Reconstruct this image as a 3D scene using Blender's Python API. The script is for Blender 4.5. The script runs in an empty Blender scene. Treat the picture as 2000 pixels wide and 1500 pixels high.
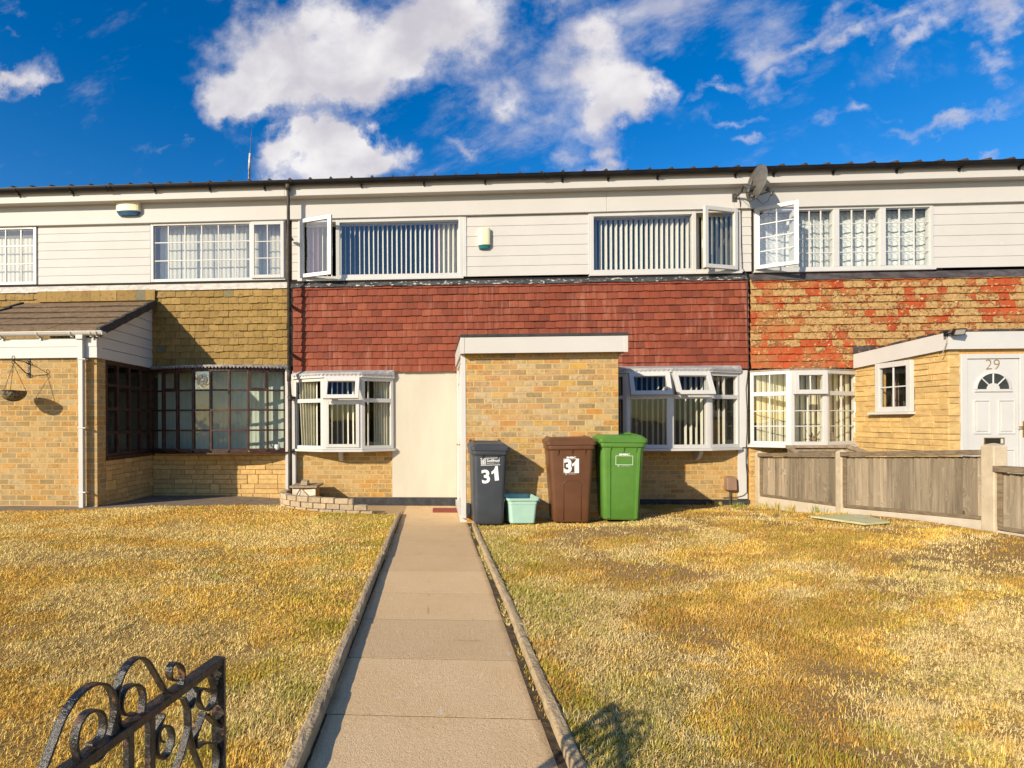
import bpy, math, random
import numpy as np
from mathutils import Vector, Matrix
R = math.radians
random.seed(7)
SC = bpy.context.scene
COL = SC.collection

# ------------------------------------------------------------------ camera
F, PX, PY, RHO, CZ = 1060., 790., 823., -0.0043, 1.40
YAW = math.atan(57 / 1060.)
cam = bpy.data.cameras.new("camera")
camo = bpy.data.objects.new("camera", cam)
COL.objects.link(camo)
cam.sensor_width = 36.
cam.lens = 36. * F / 2000.
cam.shift_x = (1000 - PX) / 2000.
cam.shift_y = (PY - 750) / 2000.
cam.clip_start = .05
cam.clip_end = 3000
camo.matrix_world = Matrix.Translation((0, 0, CZ)) @ Matrix.Rotation(YAW, 4, 'Z') @ Matrix.Rotation(R(90), 4, 'X') @ Matrix.Rotation(RHO, 4, 'Z')
SC.camera = camo
_c, _s = math.cos(YAW), math.sin(YAW)
def ray(px, py):
    u, v = px - PX, py - PY
    cr, sr = math.cos(RHO), math.sin(RHO)
    u, v = u * cr + v * sr, -u * sr + v * cr
    r, up = u / F, -v / F
    return Vector((r * _c - _s, r * _s + _c, up))
def at(px, py, Y):                       # photo pixel -> point on the vertical plane y = Y (survey of the place)
    d = ray(px, py); t = Y / d.y
    return Vector((d.x * t, Y, CZ + d.z * t))
def atx(px, py, X):
    d = ray(px, py); t = X / d.x
    return Vector((X, d.y * t, CZ + d.z * t))

# ------------------------------------------------------------------ light, sky
SUN = Vector((-.96, -1., .57)).normalized()         # towards the sun
el = math.asin(SUN.z)
sun = bpy.data.lights.new("sun", 'SUN')
sun.energy = 4.6
sun.angle = R(.55)
sun.color = (1., .865, .66)
suno = bpy.data.objects.new("sun", sun)
COL.objects.link(suno)
suno.rotation_euler = SUN.to_track_quat('Z', 'Y').to_euler()
SC.view_settings.view_transform = 'Standard'
SC.view_settings.look = 'None'
SC.view_settings.exposure = .48
SC.view_settings.gamma = 1
W = bpy.data.worlds.new("World")
SC.world = W
W.use_nodes = True

class NT:
    """small node-tree writer"""
    def __init__(s, tree):
        s.t = tree; s.n = tree.nodes; s.l = tree.links
    def new(s, typ, **kw):
        n = s.n.new(typ)
        for k, v in kw.items():
            setattr(n, k, v)
        return n
    def set(s, sock, v):
        if hasattr(v, 'is_linked') or isinstance(v, bpy.types.NodeSocket):
            s.l.new(v, sock)
        elif isinstance(v, (tuple, list)) and sock.type == 'RGBA' and len(v) == 3:
            sock.default_value = (*v, 1)
        else:
            sock.default_value = v
    def m(s, op, a, b=None, c=None, clamp=False):
        n = s.new('ShaderNodeMath', operation=op, use_clamp=clamp)
        s.set(n.inputs[0], a)
        if b is not None: s.set(n.inputs[1], b)
        if c is not None: s.set(n.inputs[2], c)
        return n.outputs[0]
    def mix(s, f, a, b, blend='MIX'):
        n = s.new('ShaderNodeMix', data_type='RGBA', blend_type=blend)
        s.set(n.inputs[0], f); s.set(n.inputs[6], a); s.set(n.inputs[7], b)
        return n.outputs[2]
    def noise(s, vec, scale, detail=3, rough=.55, dist=0., out=0, dim='3D'):
        n = s.new('ShaderNodeTexNoise', noise_dimensions=dim)
        if vec is not None: s.l.new(vec, n.inputs['Vector'])
        n.inputs['Scale'].default_value = scale
        n.inputs['Detail'].default_value = detail
        n.inputs['Roughness'].default_value = rough
        n.inputs['Distortion'].default_value = dist
        return n.outputs[out]
    def ramp(s, f, stops, interp='LINEAR'):
        n = s.new('ShaderNodeValToRGB')
        n.color_ramp.interpolation = interp
        e = n.color_ramp.elements
        while len(e) > 1: e.remove(e[-1])
        e[0].position = stops[0][0]; e[0].color = (*stops[0][1], 1)
        for p, c in stops[1:]:
            k = e.new(p); k.color = (*c, 1)
        s.set(n.inputs[0], f)
        return n.outputs[0]
    def smooth(s, v, a, b):
        n = s.new('ShaderNodeMapRange', interpolation_type='SMOOTHSTEP')
        s.set(n.inputs[0], v)
        n.inputs[1].default_value = a; n.inputs[2].default_value = b
        return n.outputs[0]
    def comb(s, x, y, z):
        n = s.new('ShaderNodeCombineXYZ')
        s.set(n.inputs[0], x); s.set(n.inputs[1], y); s.set(n.inputs[2], z)
        return n.outputs[0]
    def sep(s, v):
        n = s.new('ShaderNodeSeparateXYZ'); s.l.new(v, n.inputs[0])
        return n.outputs

def build_sky():
    W.node_tree.nodes.clear()
    t = NT(W.node_tree)
    sky = t.new('ShaderNodeTexSky', sky_type='NISHITA')
    sky.sun_disc = False
    sky.sun_elevation = el
    sky.sun_rotation = math.atan2(SUN.x, SUN.y)
    sky.altitude = 100
    sky.air_density = 1.0
    sky.dust_density = .5
    sky.ozone_density = 2.5
    hs = t.new('ShaderNodeHueSaturation')
    t.l.new(sky.outputs[0], hs.inputs['Color'])
    hs.inputs['Hue'].default_value = .509
    hs.inputs['Saturation'].default_value = SKY_SAT
    hs.inputs['Value'].default_value = SKY_VAL
    tc = t.new('ShaderNodeTexCoord')
    x, y, z = t.sep(tc.outputs['Generated'])
    ya = t.m('MAXIMUM', t.m('ABSOLUTE', y), .12)
    u, v = t.m('DIVIDE', x, ya), t.m('DIVIDE', z, ya)
    front = t.m('GREATER_THAN', y, 0.)
    u0, v0 = u, v
    raw = t.comb(u0, t.m('MULTIPLY', v0, 1.15), 0.)
    def warp(amp, scale, det, seed):
        c = t.new('ShaderNodeSeparateColor'); t.l.new(t.noise(t.comb(t.m('ADD', u0, seed), v0, seed), scale, det, .62, 0., 1), c.inputs[0])
        return t.m('MULTIPLY', t.m('SUBTRACT', c.outputs[0], .5), amp), t.m('MULTIPLY', t.m('SUBTRACT', c.outputs[1], .5), amp)
    a1, b1 = warp(.30, 3.6, 3, 1.3); a2, b2 = warp(.15, 12., 7, 4.7)
    u = t.m('ADD', u0, t.m('ADD', a1, a2)); v = t.m('ADD', v0, t.m('ADD', b1, b2))
    # clouds by direction: soft ellipses broken up by fractal noise
    def blob(px, py, rx, ry, amp, rot=0.):
        c = ray(px, py); cu, cv = c.x / c.y, c.z / c.y
        e1 = ray(px + rx, py); e2 = ray(px, py - ry)
        su, sv = e1.x / e1.y - cu, e2.z / e2.y - cv
        du, dv = t.m('SUBTRACT', u, cu), t.m('SUBTRACT', v, cv)
        ca, sa = math.cos(rot), math.sin(rot)
        a = t.m('ADD', t.m('MULTIPLY', du, ca / su), t.m('MULTIPLY', dv, sa / su))
        b = t.m('ADD', t.m('MULTIPLY', du, -sa / sv), t.m('MULTIPLY', dv, ca / sv))
        r2 = t.m('ADD', t.m('MULTIPLY', a, a), t.m('MULTIPLY', b, b))
        return t.m('MULTIPLY', t.m('SUBTRACT', 1., t.m('SQRT', r2), clamp=True), amp)
    dense = [(600, 120, 260, 160, .95), (780, 75, 230, 170, 1.0), (500, 100, 170, 130, .75), (560, 190, 150, 75, .7), (430, 165, 75, 90, .6),
             (880, 30, 190, 120, .8), (470, 215, 90, 45, .4), (700, 160, 190, 90, .6), (1090, 10, 110, 45, .7),
             (640, 340, 185, 105, 1.5), (575, 315, 85, 60, .9), (715, 318, 90, 55, .9), (625, 280, 80, 50, .7),
             (1150, 120, 125, 105, .95), (1190, 185, 120, 75, .8), (1255, 190, 70, 65, .85), (1025, 200, 80, 75, .8), (985, 110, 120, 110, .5),
             (65, 175, 105, 48, .8), (30, 165, 60, 40, .5), (110, 195, 45, 30, .5), (1170, 265, 55, 32, .75), (1190, 300, 55, 26, .75), (1080, 290, 70, 40, .5), (1110, 240, 90, 40, .4),
             (950, 312, 70, 30, .6), (1165, 330, 90, 24, .6)]
    thin = [(1480, 100, 110, 65, .8), (1540, 85, 170, 38, .75, .45), (1610, 65, 120, 32, .7, .3), (1500, 150, 75, 50, .65), (1400, 185, 120, 26, .6, .4),
            (1780, 60, 150, 42, .85, .6), (1840, 40, 110, 60, .75), (1720, 110, 70, 26, .6, .5), (1965, 40, 80, 75, .9), (1950, 110, 70, 50, .6),
            (1690, 235, 80, 34, .72), (1850, 245, 240, 30, .75, .3), (1960, 215, 120, 16, .5, .25), (1970, 295, 100, 28, .8, .15),
            (1500, 312, 60, 22, .7), (1450, 262, 120, 20, .5), (1330, 40, 280, 110, .62), (1240, 60, 120, 60, .5, .7), (1400, 20, 150, 50, .4),
            (330, 290, 120, 14, .4, .1), (60, 20, 60, 26, .4), (50, 85, 60, 20, .4), (1000, 230, 300, 120, .38), (1750, 20, 180, 40, .5)]
    def total(L):
        acc = None
        for b in L:
            k = blob(*b)
            acc = k if acc is None else t.m('MAXIMUM', acc, k) if L is thin else t.m('ADD', acc, k)
        return acc
    uv = raw
    n1 = t.noise(uv, 4.4, 12, .60, .0); nf = t.noise(uv, 15., 9, .62, .15)
    n2 = t.noise(uv, 3.2, 6, .5, .0)
    uvs = t.comb(t.m('ADD', t.m('MULTIPLY', u0, .75), t.m('MULTIPLY', v0, .5)), t.m('SUBTRACT', t.m('MULTIPLY', v0, 2.0), t.m('MULTIPLY', u0, .8)), 3.)
    n3 = t.noise(uvs, 4.6, 12, .66, .1)
    dd = t.m('ADD', t.m('ADD', total(dense), t.m('MULTIPLY', t.m('SUBTRACT', n1, .5), 1.5)), t.m('MULTIPLY', t.m('SUBTRACT', nf, .5), .8))
    mD = t.m('MULTIPLY', t.smooth(dd, .06, 1.05), front)
    dt = t.m('ADD', total(thin), t.m('MULTIPLY', t.m('SUBTRACT', n3, .5), 2.1))
    mT = t.m('MULTIPLY', t.m('MULTIPLY', t.smooth(dt, .10, 1.0), .78), front)
    back = t.m('MULTIPLY', t.smooth(n2, .55, .75), t.m('SUBTRACT', 1., front))
    mask = t.m('MAXIMUM', t.m('MAXIMUM', mD, mT), t.m('MULTIPLY', back, .8))
    shade = t.smooth(t.noise(uv, 6.5, 8, .55, .2), .3, .72)
    k = CLOUD
    cc = t.mix(shade, (.50 * k, .485 * k, .54 * k), (.80 * k, .775 * k, .78 * k))
    cc = t.mix(t.smooth(mD, .55, 1.), t.mix(.35, cc, (.46 * k, .46 * k, .56 * k)), cc)
    bg = t.new('ShaderNodeBackground')
    st = SKY_STR
    # cloud radiance is divided by the strength so both share one Background
    t.l.new(t.mix(mask, hs.outputs[0], cc), bg.inputs[0])
    bg.inputs[1].default_value = st
    out = t.new('ShaderNodeOutputWorld')
    t.l.new(bg.outputs[0], out.inputs[0])
SKY_STR, SKY_SAT, SKY_VAL = .11, 1.46, 1.06
CLOUD = .86 / SKY_STR
build_sky()

# ------------------------------------------------------------------ mesh writer
LOC = {}
class MB:
    def __init__(s):
        s.v = []; s.f = []; s.mi = []; s.k = 0; s.M = None
    def add(s, vs, fs):
        b = len(s.v)
        for p in vs:
            p = Vector(p)
            s.v.append(s.M @ p if s.M is not None else p)
        for f in fs:
            s.f.append([b + i for i in f]); s.mi.append(s.k)
    def box(s, x0, x1, y0, y1, z0, z1):
        s.add([(x0, y0, z0), (x1, y0, z0), (x1, y1, z0), (x0, y1, z0), (x0, y0, z1), (x1, y0, z1), (x1, y1, z1), (x0, y1, z1)],
              [(3, 2, 1, 0), (4, 5, 6, 7), (0, 1, 5, 4), (1, 2, 6, 5), (2, 3, 7, 6), (3, 0, 4, 7)])
    def hexa(s, p):                        # 8 points, bottom ring then top ring
        s.add(p, [(3, 2, 1, 0), (4, 5, 6, 7), (0, 1, 5, 4), (1, 2, 6, 5), (2, 3, 7, 6), (3, 0, 4, 7)])
    def quad(s, a, b, c, d):
        s.add([a, b, c, d], [(0, 1, 2, 3)])
    def fbox(s, fr, s0, s1, z0, z1, d0, d1):
        P = fr.pt                          # d1 > d0 : d1 outward
        s.hexa([P(s0, z0, d1), P(s1, z0, d1), P(s1, z0, d0), P(s0, z0, d0), P(s0, z1, d1), P(s1, z1, d1), P(s1, z1, d0), P(s0, z1, d0)])
    def frect(s, fr, s0, s1, z0, z1, w, d0, d1):
        s.fbox(fr, s0, s0 + w, z0, z1, d0, d1); s.fbox(fr, s1 - w, s1, z0, z1, d0, d1)
        s.fbox(fr, s0 + w, s1 - w, z0, z0 + w, d0, d1); s.fbox(fr, s0 + w, s1 - w, z1 - w, z1, d0, d1)
    def fquad(s, fr, s0, s1, z0, z1, d):
        P = fr.pt
        s.quad(P(s0, z0, d), P(s1, z0, d), P(s1, z1, d), P(s0, z1, d))
    def prism(s, poly, a, b, fn):          # poly 2D list, fn(p, h) -> 3D, from a to b
        n = len(poly)
        vs = [fn(p, a) for p in poly] + [fn(p, b) for p in poly]
        s.add(vs, [tuple(range(n - 1, -1, -1)), tuple(range(n, 2 * n))] + [(i, (i + 1) % n, n + (i + 1) % n, n + i) for i in range(n)])
    def tube(s, pts, r, n=8, cap=True):
        pts = [Vector(p) for p in pts]
        rs = r if isinstance(r, (list, tuple)) else [r] * len(pts)
        vs = []; up = None
        for i, p in enumerate(pts):
            d = (pts[min(i + 1, len(pts) - 1)] - pts[max(i - 1, 0)]).normalized()
            if up is None:
                up = Vector((0, 0, 1)) if abs(d.z) < .9 else Vector((0, 1, 0))
            a = d.cross(up).normalized(); up = a.cross(d).normalized()
            vs += [p + (a * math.cos(2 * math.pi * k / n) + up * math.sin(2 * math.pi * k / n)) * rs[i] for k in range(n)]
        fs = []
        for i in range(len(pts) - 1):
            fs += [(i * n + k, i * n + (k + 1) % n, (i + 1) * n + (k + 1) % n, (i + 1) * n + k) for k in range(n)]
        if cap:
            fs += [tuple(range(n - 1, -1, -1)), tuple(range((len(pts) - 1) * n, len(pts) * n))]
        s.add(vs, fs)
    def loft(s, rings, cap=True):
        n = len(rings[0]); vs = [p for r_ in rings for p in r_]; fs = []
        for i in range(len(rings) - 1):
            fs += [(i * n + k, i * n + (k + 1) % n, (i + 1) * n + (k + 1) % n, (i + 1) * n + k) for k in range(n)]
        if cap:
            fs += [tuple(range(n - 1, -1, -1)), tuple(range((len(rings) - 1) * n, len(rings) * n))]
        s.add(vs, fs)
    def ribbon(s, pts, side, w, nrm_t):    # flat bar: pts centre line, side = width vector dir, w width, nrm_t thickness
        side = Vector(side).normalized(); pts = [Vector(p) for p in pts]; rings = []
        for i, p in enumerate(pts):
            d = (pts[min(i + 1, len(pts) - 1)] - pts[max(i - 1, 0)]).normalized()
            n_ = d.cross(side).normalized() * nrm_t / 2
            h = side * w / 2
            rings.append([p + h + n_, p - h + n_, p - h - n_, p + h - n_])
        s.loft(rings)
    def build(s, name, mats, parent=None, bevel=0., smooth=False, label=None, cat=None, group=None, kind=None):
        me = bpy.data.meshes.new(name)
        if parent is None:
            a = np.array([tuple(p) for p in s.v])
            lo, hi = a.min(0), a.max(0)
            loc = Vector(((lo[0] + hi[0]) / 2, (lo[1] + hi[1]) / 2, lo[2]))
        else:
            loc = LOC[parent.name]
        me.from_pydata([tuple(p - loc) for p in s.v], [], s.f)
        mats = mats if isinstance(mats, (list, tuple)) else [mats]
        for m in mats: me.materials.append(m)
        if len(mats) > 1: me.polygons.foreach_set('material_index', s.mi)
        if smooth: me.polygons.foreach_set('use_smooth', [True] * len(me.polygons))
        me.update()
        o = bpy.data.objects.new(name, me)
        COL.objects.link(o)
        LOC[o.name] = loc
        if parent is None: o.location = loc
        else: o.parent = parent
        if bevel:
            b = o.modifiers.new('bevel', 'BEVEL'); b.width = bevel; b.segments = 2; b.limit_method = 'ANGLE'; b.angle_limit = R(40)
        return tag(o, label, cat, group, kind)
def tag(o, label=None, cat=None, group=None, kind=None):
    for k, v in (('label', label), ('category', cat), ('group', group), ('kind', kind)):
        if v: o[k] = v
    return o
def thing(name, label, cat, loc, group=None):
    o = bpy.data.objects.new(name, None)
    COL.objects.link(o)
    o.location = loc; o.empty_display_size = .1
    LOC[o.name] = Vector(loc)
    return tag(o, label, cat, group)
class Fr:
    """a vertical (or tilted) working plane: s along, z up, d outward"""
    def __init__(s, p0, p1=None, O=None, T=None, Z=None, N=None):
        if O is None:
            a, b = Vector((p0[0], p0[1], 0)), Vector((p1[0], p1[1], 0))
            s.O = a; s.T = (b - a).normalized(); s.L = (b - a).length
            s.Z = Vector((0, 0, 1)); s.N = Vector((s.T.y, -s.T.x, 0))
        else:
            s.O, s.T, s.Z, s.N = O, T, Z, N
    def pt(s, a, z, d): return s.O + s.T * a + s.Z * z + s.N * d
def sm(x, a, b):
    t = min(1, max(0, (x - a) / (b - a))); return t * t * (3 - 2 * t)

# ------------------------------------------------------------------ materials
def newmat(name):
    m = bpy.data.materials.new(name); m.use_nodes = True
    m.node_tree.nodes.clear()
    t = NT(m.node_tree)
    b = t.new('ShaderNodeBsdfPrincipled'); o = t.new('ShaderNodeOutputMaterial')
    t.l.new(b.outputs[0], o.inputs[0])
    return m, t, b
def bump(t, b, h, strength=.5, dist=.01):
    n = t.new('ShaderNodeBump'); n.inputs['Strength'].default_value = strength; n.inputs['Distance'].default_value = dist
    t.set(n.inputs['Height'], h)
    t.l.new(n.outputs[0], b.inputs['Normal'])
def pmat(name, c1, c2=None, scale=6., rough=.5, bmp=0., bscale=60., metal=0., island=0., spec=.5, detail=5, contrast=(.35, .65), stretch=None, third=None):
    m, t, b = newmat(name)
    g = t.new('ShaderNodeNewGeometry'); pos = g.outputs['Position']
    if stretch:
        mp = t.new('ShaderNodeVectorMath', operation='MULTIPLY'); t.l.new(pos, mp.inputs[0]); mp.inputs[1].default_value = stretch
        pos = mp.outputs[0]
    col = c1
    if c2 is not None:
        col = t.mix(t.smooth(t.noise(pos, scale, detail, .6), *contrast), c1, c2)
    if third:
        col = t.mix(t.smooth(t.noise(pos, third[1], 6, .65), third[2], third[3]), col, third[0])
    if island:
        k = t.m('MULTIPLY_ADD', g.outputs['Random Per Island'], 2 * island, 1 - island)
        vm = t.new('ShaderNodeVectorMath', operation='SCALE'); t.set(vm.inputs[0], col); t.l.new(k, vm.inputs['Scale'])
        col = vm.outputs[0]
    t.set(b.inputs['Base Color'], col)
    b.inputs['Roughness'].default_value = rough
    b.inputs['Metallic'].default_value = metal
    b.inputs['Specular IOR Level'].default_value = spec
    if bmp: bump(t, b, t.noise(pos, bscale, 4, .6), bmp, .01)
    return m
def brick_mat(name, ramp, mortar, z0=0., course=.075, length=.225, header=False, seed=0., joint=.013):
    m, t, b = newmat(name)
    g = t.new('ShaderNodeNewGeometry'); pos = g.outputs['Position']
    x, y, z = t.sep(pos)
    wob = t.noise(pos, 34, 3, .6)
    wv = t.m('MULTIPLY', t.m('SUBTRACT', wob, .5), .006)
    u = t.m('ADD', t.m('ADD', t.m('ADD', x, y), 50 + seed), wv)
    zz = t.m('ADD', t.m('ADD', z, 10 - z0), wv)
    vr = t.m('DIVIDE', zz, course)
    row = t.m('FLOOR', vr)
    off = t.m('MULTIPLY', t.m('MODULO', row, 2.), .5)
    w0 = t.new('ShaderNodeTexWhiteNoise', noise_dimensions='1D'); t.l.new(t.m('ADD', row, seed), w0.inputs['W'])
    off = t.m('ADD', off, t.m('MULTIPLY', w0.outputs[0], .16))
    fu = t.m('ADD', t.m('DIVIDE', u, length), off)
    cell = t.m('FLOOR', fu)
    fr_u, fr_v = t.m('FRACT', fu), t.m('FRACT', vr)
    jm = t.m('MINIMUM', t.smooth(fr_u, joint / length * .6, joint / length * 1.6), t.smooth(fr_v, joint / course * .6, joint / course * 1.5))
    wn = t.new('ShaderNodeTexWhiteNoise', noise_dimensions='3D'); t.l.new(t.comb(cell, row, seed), wn.inputs['Vector'])
    bc = t.ramp(wn.outputs[0], ramp)
    big = t.noise(pos, 1.6, 3, .5)
    bc = t.mix(t.m('MULTIPLY', t.smooth(t.noise(pos, 11, 6, .7), .42, .7), .5), bc, tuple(c * .6 for c in ramp[2][1]))
    # darker ghost patches on the brick faces (kiss marks)
    w2 = t.new('ShaderNodeSeparateColor'); t.l.new(wn.outputs['Color'], w2.inputs[0])
    ghost = t.m('MULTIPLY', t.m('MULTIPLY', t.smooth(t.noise(pos, 26, 2, .5), .5, .62), t.m('GREATER_THAN', w2.outputs[1], .55)), .45)
    bc = t.mix(ghost, bc, tuple(c * .55 for c in ramp[2][1]))
    sp = t.m('MULTIPLY', t.smooth(t.noise(pos, 170, 3, .7), .58, .72), .4)
    bc = t.mix(sp, bc, tuple(c * .5 for c in ramp[0][1]))
    mc = t.mix(t.noise(pos, 40, 3), mortar, tuple(c * .72 for c in mortar))
    col = t.mix(jm, mc, bc)
    col = t.mix(t.m('MULTIPLY', t.smooth(big, .35, .7), .12), col, (.58, .42, .26))
    vmx = t.new('ShaderNodeVectorMath', operation='MULTIPLY'); t.l.new(col, vmx.inputs[0]); vmx.inputs[1].default_value = (.93, 1.02, 1.06); col = vmx.outputs[0]
    t.l.new(col, b.inputs['Base Color'])
    b.inputs['Roughness'].default_value = .9
    b.inputs['Specular IOR Level'].default_value = .15
    h = t.m('ADD', t.m('MULTIPLY', jm, .7), t.m('MULTIPLY', t.noise(pos, 90, 4, .7), .5))
    bump(t, b, h, .55, .008)
    return m
def glass_mat(name, refl=.07, wav=.15, tint=(.93, .96, .95), wscale=3.):
    m = bpy.data.materials.new(name); m.use_nodes = True
    m.node_tree.nodes.clear(); t = NT(m.node_tree)
    tr = t.new('ShaderNodeBsdfTransparent'); tr.inputs[0].default_value = (*tint, 1)
    gl = t.new('ShaderNodeBsdfGlossy'); gl.inputs['Roughness'].default_value = .0
    lw = t.new('ShaderNodeLayerWeight'); lw.inputs[0].default_value = .5
    f = t.m('MULTIPLY_ADD', t.m('POWER', lw.outputs['Facing'], 5.), 1 - refl, refl)
    g = t.new('ShaderNodeNewGeometry')
    n = t.new('ShaderNodeBump'); n.inputs['Strength'].default_value = wav; n.inputs['Distance'].default_value = .02
    t.l.new(t.noise(g.outputs['Position'], wscale, 2, .5), n.inputs['Height'])
    t.l.new(n.outputs[0], gl.inputs['Normal'])
    mx = t.new('ShaderNodeMixShader'); t.l.new(f, mx.inputs[0]); t.l.new(tr.outputs[0], mx.inputs[1]); t.l.new(gl.outputs[0], mx.inputs[2])
    o = t.new('ShaderNodeOutputMaterial'); t.l.new(mx.outputs[0], o.inputs[0])
    return m
def tile_mat(name, stops, streak=None, island=.5, moss=None):
    m, t, b = newmat(name)
    g = t.new('ShaderNodeNewGeometry'); pos = g.outputs['Position']
    col = t.ramp(g.outputs['Random Per Island'], stops)
    x, y, z = t.sep(pos)
    n = t.noise(pos, 22, 5, .65)
    col = t.mix(t.m('MULTIPLY', t.smooth(n, .4, .75), .45), col, stops[0][1])
    if streak:
        sv = t.comb(t.m('MULTIPLY', x, 16.), 0., t.m('MULTIPLY', z, 1.4))
        s = t.m('MULTIPLY', t.smooth(t.noise(sv, 1., 4, .6), .46, .68), t.smooth(t.noise(pos, 1.3, 2, .5), .40, .58))
        col = t.mix(t.m('MULTIPLY', s, streak[1]), col, streak[0])
    if moss:
        col = t.mix(t.smooth(t.noise(pos, moss[1], 6, .7), moss[2], moss[3]), col, moss[0])
    t.l.new(col, b.inputs['Base Color'])
    b.inputs['Roughness'].default_value = .75
    b.inputs['Specular IOR Level'].default_value = .25
    bump(t, b, t.noise(pos, 120, 4, .6), .25, .006)
    return m
M = {}
BR = [(0., (.50, .26, .07)), (.16, (.47, .33, .18)), (.30, (.30, .20, .10)), (.42, (.54, .28, .11)), (.54, (.50, .36, .21)), (.66, (.56, .31, .07)), (.76, (.38, .29, .18)), (.86, (.54, .22, .05)), (1., (.48, .30, .13))]
M['brick'] = brick_mat('buff_brick', BR, (.64, .39, .155), z0=.0)
BL = [(0., (.46, .24, .07)), (.2, (.48, .31, .14)), (.34, (.30, .20, .09)), (.5, (.52, .29, .10)), (.64, (.44, .31, .16)), (.76, (.34, .23, .11)), (.88, (.52, .25, .06)), (1., (.46, .30, .13))]
M['brick_l'] = brick_mat('ochre_brick', BL, (.63, .375, .145), z0=.02, seed=3.3)
M['brick_b'] = brick_mat('buff_brick_with_marks', [(0., (.46, .26, .08)), (.25, (.50, .33, .15)), (.45, (.34, .21, .08)), (.65, (.52, .31, .13)), (.82, (.42, .29, .13)), (1., (.52, .24, .05))], (.68, .38, .13), z0=.015, seed=6.1)
M['white'] = pmat('white_upvc', (.56, .555, .54), (.53, .525, .51), 2.2, .32, .03, 8., spec=.5)
M['clad'] = pmat('white_cladding', (.55, .535, .515), (.525, .51, .485), 1.7, .6, .03, 20., spec=.25, third=((.62, .58, .50), 5., .64, .8))
M['fascia'] = pmat('white_fascia', (.54, .525, .505), (.52, .505, .48), 1.2, .55, .03, 10., spec=.3, third=((.62, .57, .48), 3.5, .62, .8))
M['cream'] = pmat('cream_render', (.525, .495, .41), (.495, .46, .38), 2.5, .85, .25, 130., spec=.2, third=((.46, .41, .31), 1.4, .60, .9), stretch=(1.6, 1., .45))
M['brown_wood'] = pmat('dark_brown_paint', (.040, .015, .010), (.075, .032, .018), 9., .5, .2, 40., third=((.20, .09, .05), 30., .66, .75))
M['black'] = pmat('black_upvc', (.010, .009, .009), (.018, .016, .015), 4., .5, .04, 30., spec=.22)
M['pipe'] = pmat('grey_black_pipe', (.045, .040, .036), (.075, .066, .058), 6., .55, .05, 30., spec=.25)
M['bitumen'] = pmat('black_bitumen', (.018, .020, .024), (.045, .046, .05), 9., .75, .3, 60.)
M['lead'] = pmat('black_lead', (.03, .033, .038), (.08, .08, .08), 7., .55, .4, 30., third=((.58, .55, .50), 13., .575, .62), stretch=(1, 1, 2.2))
M['lead2'] = pmat('dark_lead', (.05, .04, .04), (.095, .085, .085), 6., .5, .4, 22., third=((.62, .58, .52), 7., .70, .72), stretch=(1, 1, 2.2))
M['lead_w'] = pmat('pale_flaking_lead', (.58, .54, .48), (.42, .39, .35), 9., .7, .4, 30., third=((.12, .11, .10), 14., .64, .68), stretch=(1, 1, 2.2))
M['lead_g'] = pmat('grey_lead', (.30, .30, .31), (.44, .43, .42), 14., .55, .3, 40.)
M['lead_d'] = pmat('weathered_lead', (.16, .14, .13), (.36, .34, .33), 24., .6, .4, 50., third=((.5, .42, .34), 30., .62, .7))
M['red_tile'] = tile_mat('red_clay_tile', [(0., (.155, .040, .022)), (.3, (.25, .060, .030)), (.6, (.205, .050, .027)), (.85, (.275, .074, .037)), (1., (.175, .047, .030))], streak=((.40, .20, .14), .42))
M['olive_tile'] = tile_mat('olive_painted_tile', [(0., (.235, .145, .04)), (.3, (.31, .20, .06)), (.6, (.26, .165, .047)), (.85, (.34, .22, .07)), (.985, (.30, .19, .055)), (.99, (.15, .15, .10)), (1., (.15, .15, .10))], moss=((.13, .085, .03), 16., .50, .70))
def peel_mat():
    m, t, b = newmat('peeling_tile')
    g = t.new('ShaderNodeNewGeometry'); pos = g.outputs['Position']
    x, y, z = t.sep(pos)
    red = t.ramp(g.outputs['Random Per Island'], [(0., (.36, .062, .02)), (.5, (.43, .085, .028)), (1., (.36, .12, .05))])
    pale = t.ramp(t.noise(pos, 26, 5, .6), [(.3, (.26, .155, .06)), (.5, (.41, .255, .10)), (.7, (.50, .33, .15))])
    pk = t.m('MULTIPLY', t.m('SUBTRACT', g.outputs['Random Per Island'], .5), .17)
    leftred = t.m('MULTIPLY', t.m('SUBTRACT', 1., t.smooth(x, 5.0, 7.4), clamp=True), t.m('SUBTRACT', 1., t.smooth(z, 2.25, 3.0)))
    fz = t.m('FRACT', t.m('DIVIDE', t.m('SUBTRACT', t.m('ADD', z, 5.), TILE0), .1145))
    eg = t.m('MULTIPLY', t.smooth(fz, .62, 1.), .055)
    n = t.m('ADD', t.m('ADD', t.m('ADD', t.m('MULTIPLY', t.noise(pos, 1.7, 7, .66, .5), .62), t.m('MULTIPLY', t.noise(pos, 12., 8, .74, 1.4), .38)), pk), t.m('MULTIPLY', leftred, -.17))
    n = t.m('SUBTRACT', n, eg)
    k = t.smooth(n, .470, .484)
    orange = t.mix(t.smooth(t.noise(pos, 3.3, 5, .6), .45, .62), red, (.38, .155, .055))
    col = t.mix(k, orange, pale)
    edge = t.m('MULTIPLY', t.smooth(n, .448, .466), t.m('SUBTRACT', 1., t.smooth(n, .470, .480)))
    col = t.mix(t.m('MULTIPLY', edge, .6), col, (.12, .05, .02))
    t.l.new(col, b.inputs['Base Color'])
    b.inputs['Roughness'].default_value = .8
    b.inputs['Specular IOR Level'].default_value = .2
    h = t.m('ADD', t.m('MULTIPLY', k, .8), t.m('MULTIPLY', t.noise(pos, 40, 5, .7), .5))
    bump(t, b, h, .8, .012)
    return m
TILE0 = 5. + at(1570, 719, 8.885).z
M['peel'] = peel_mat()
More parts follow.
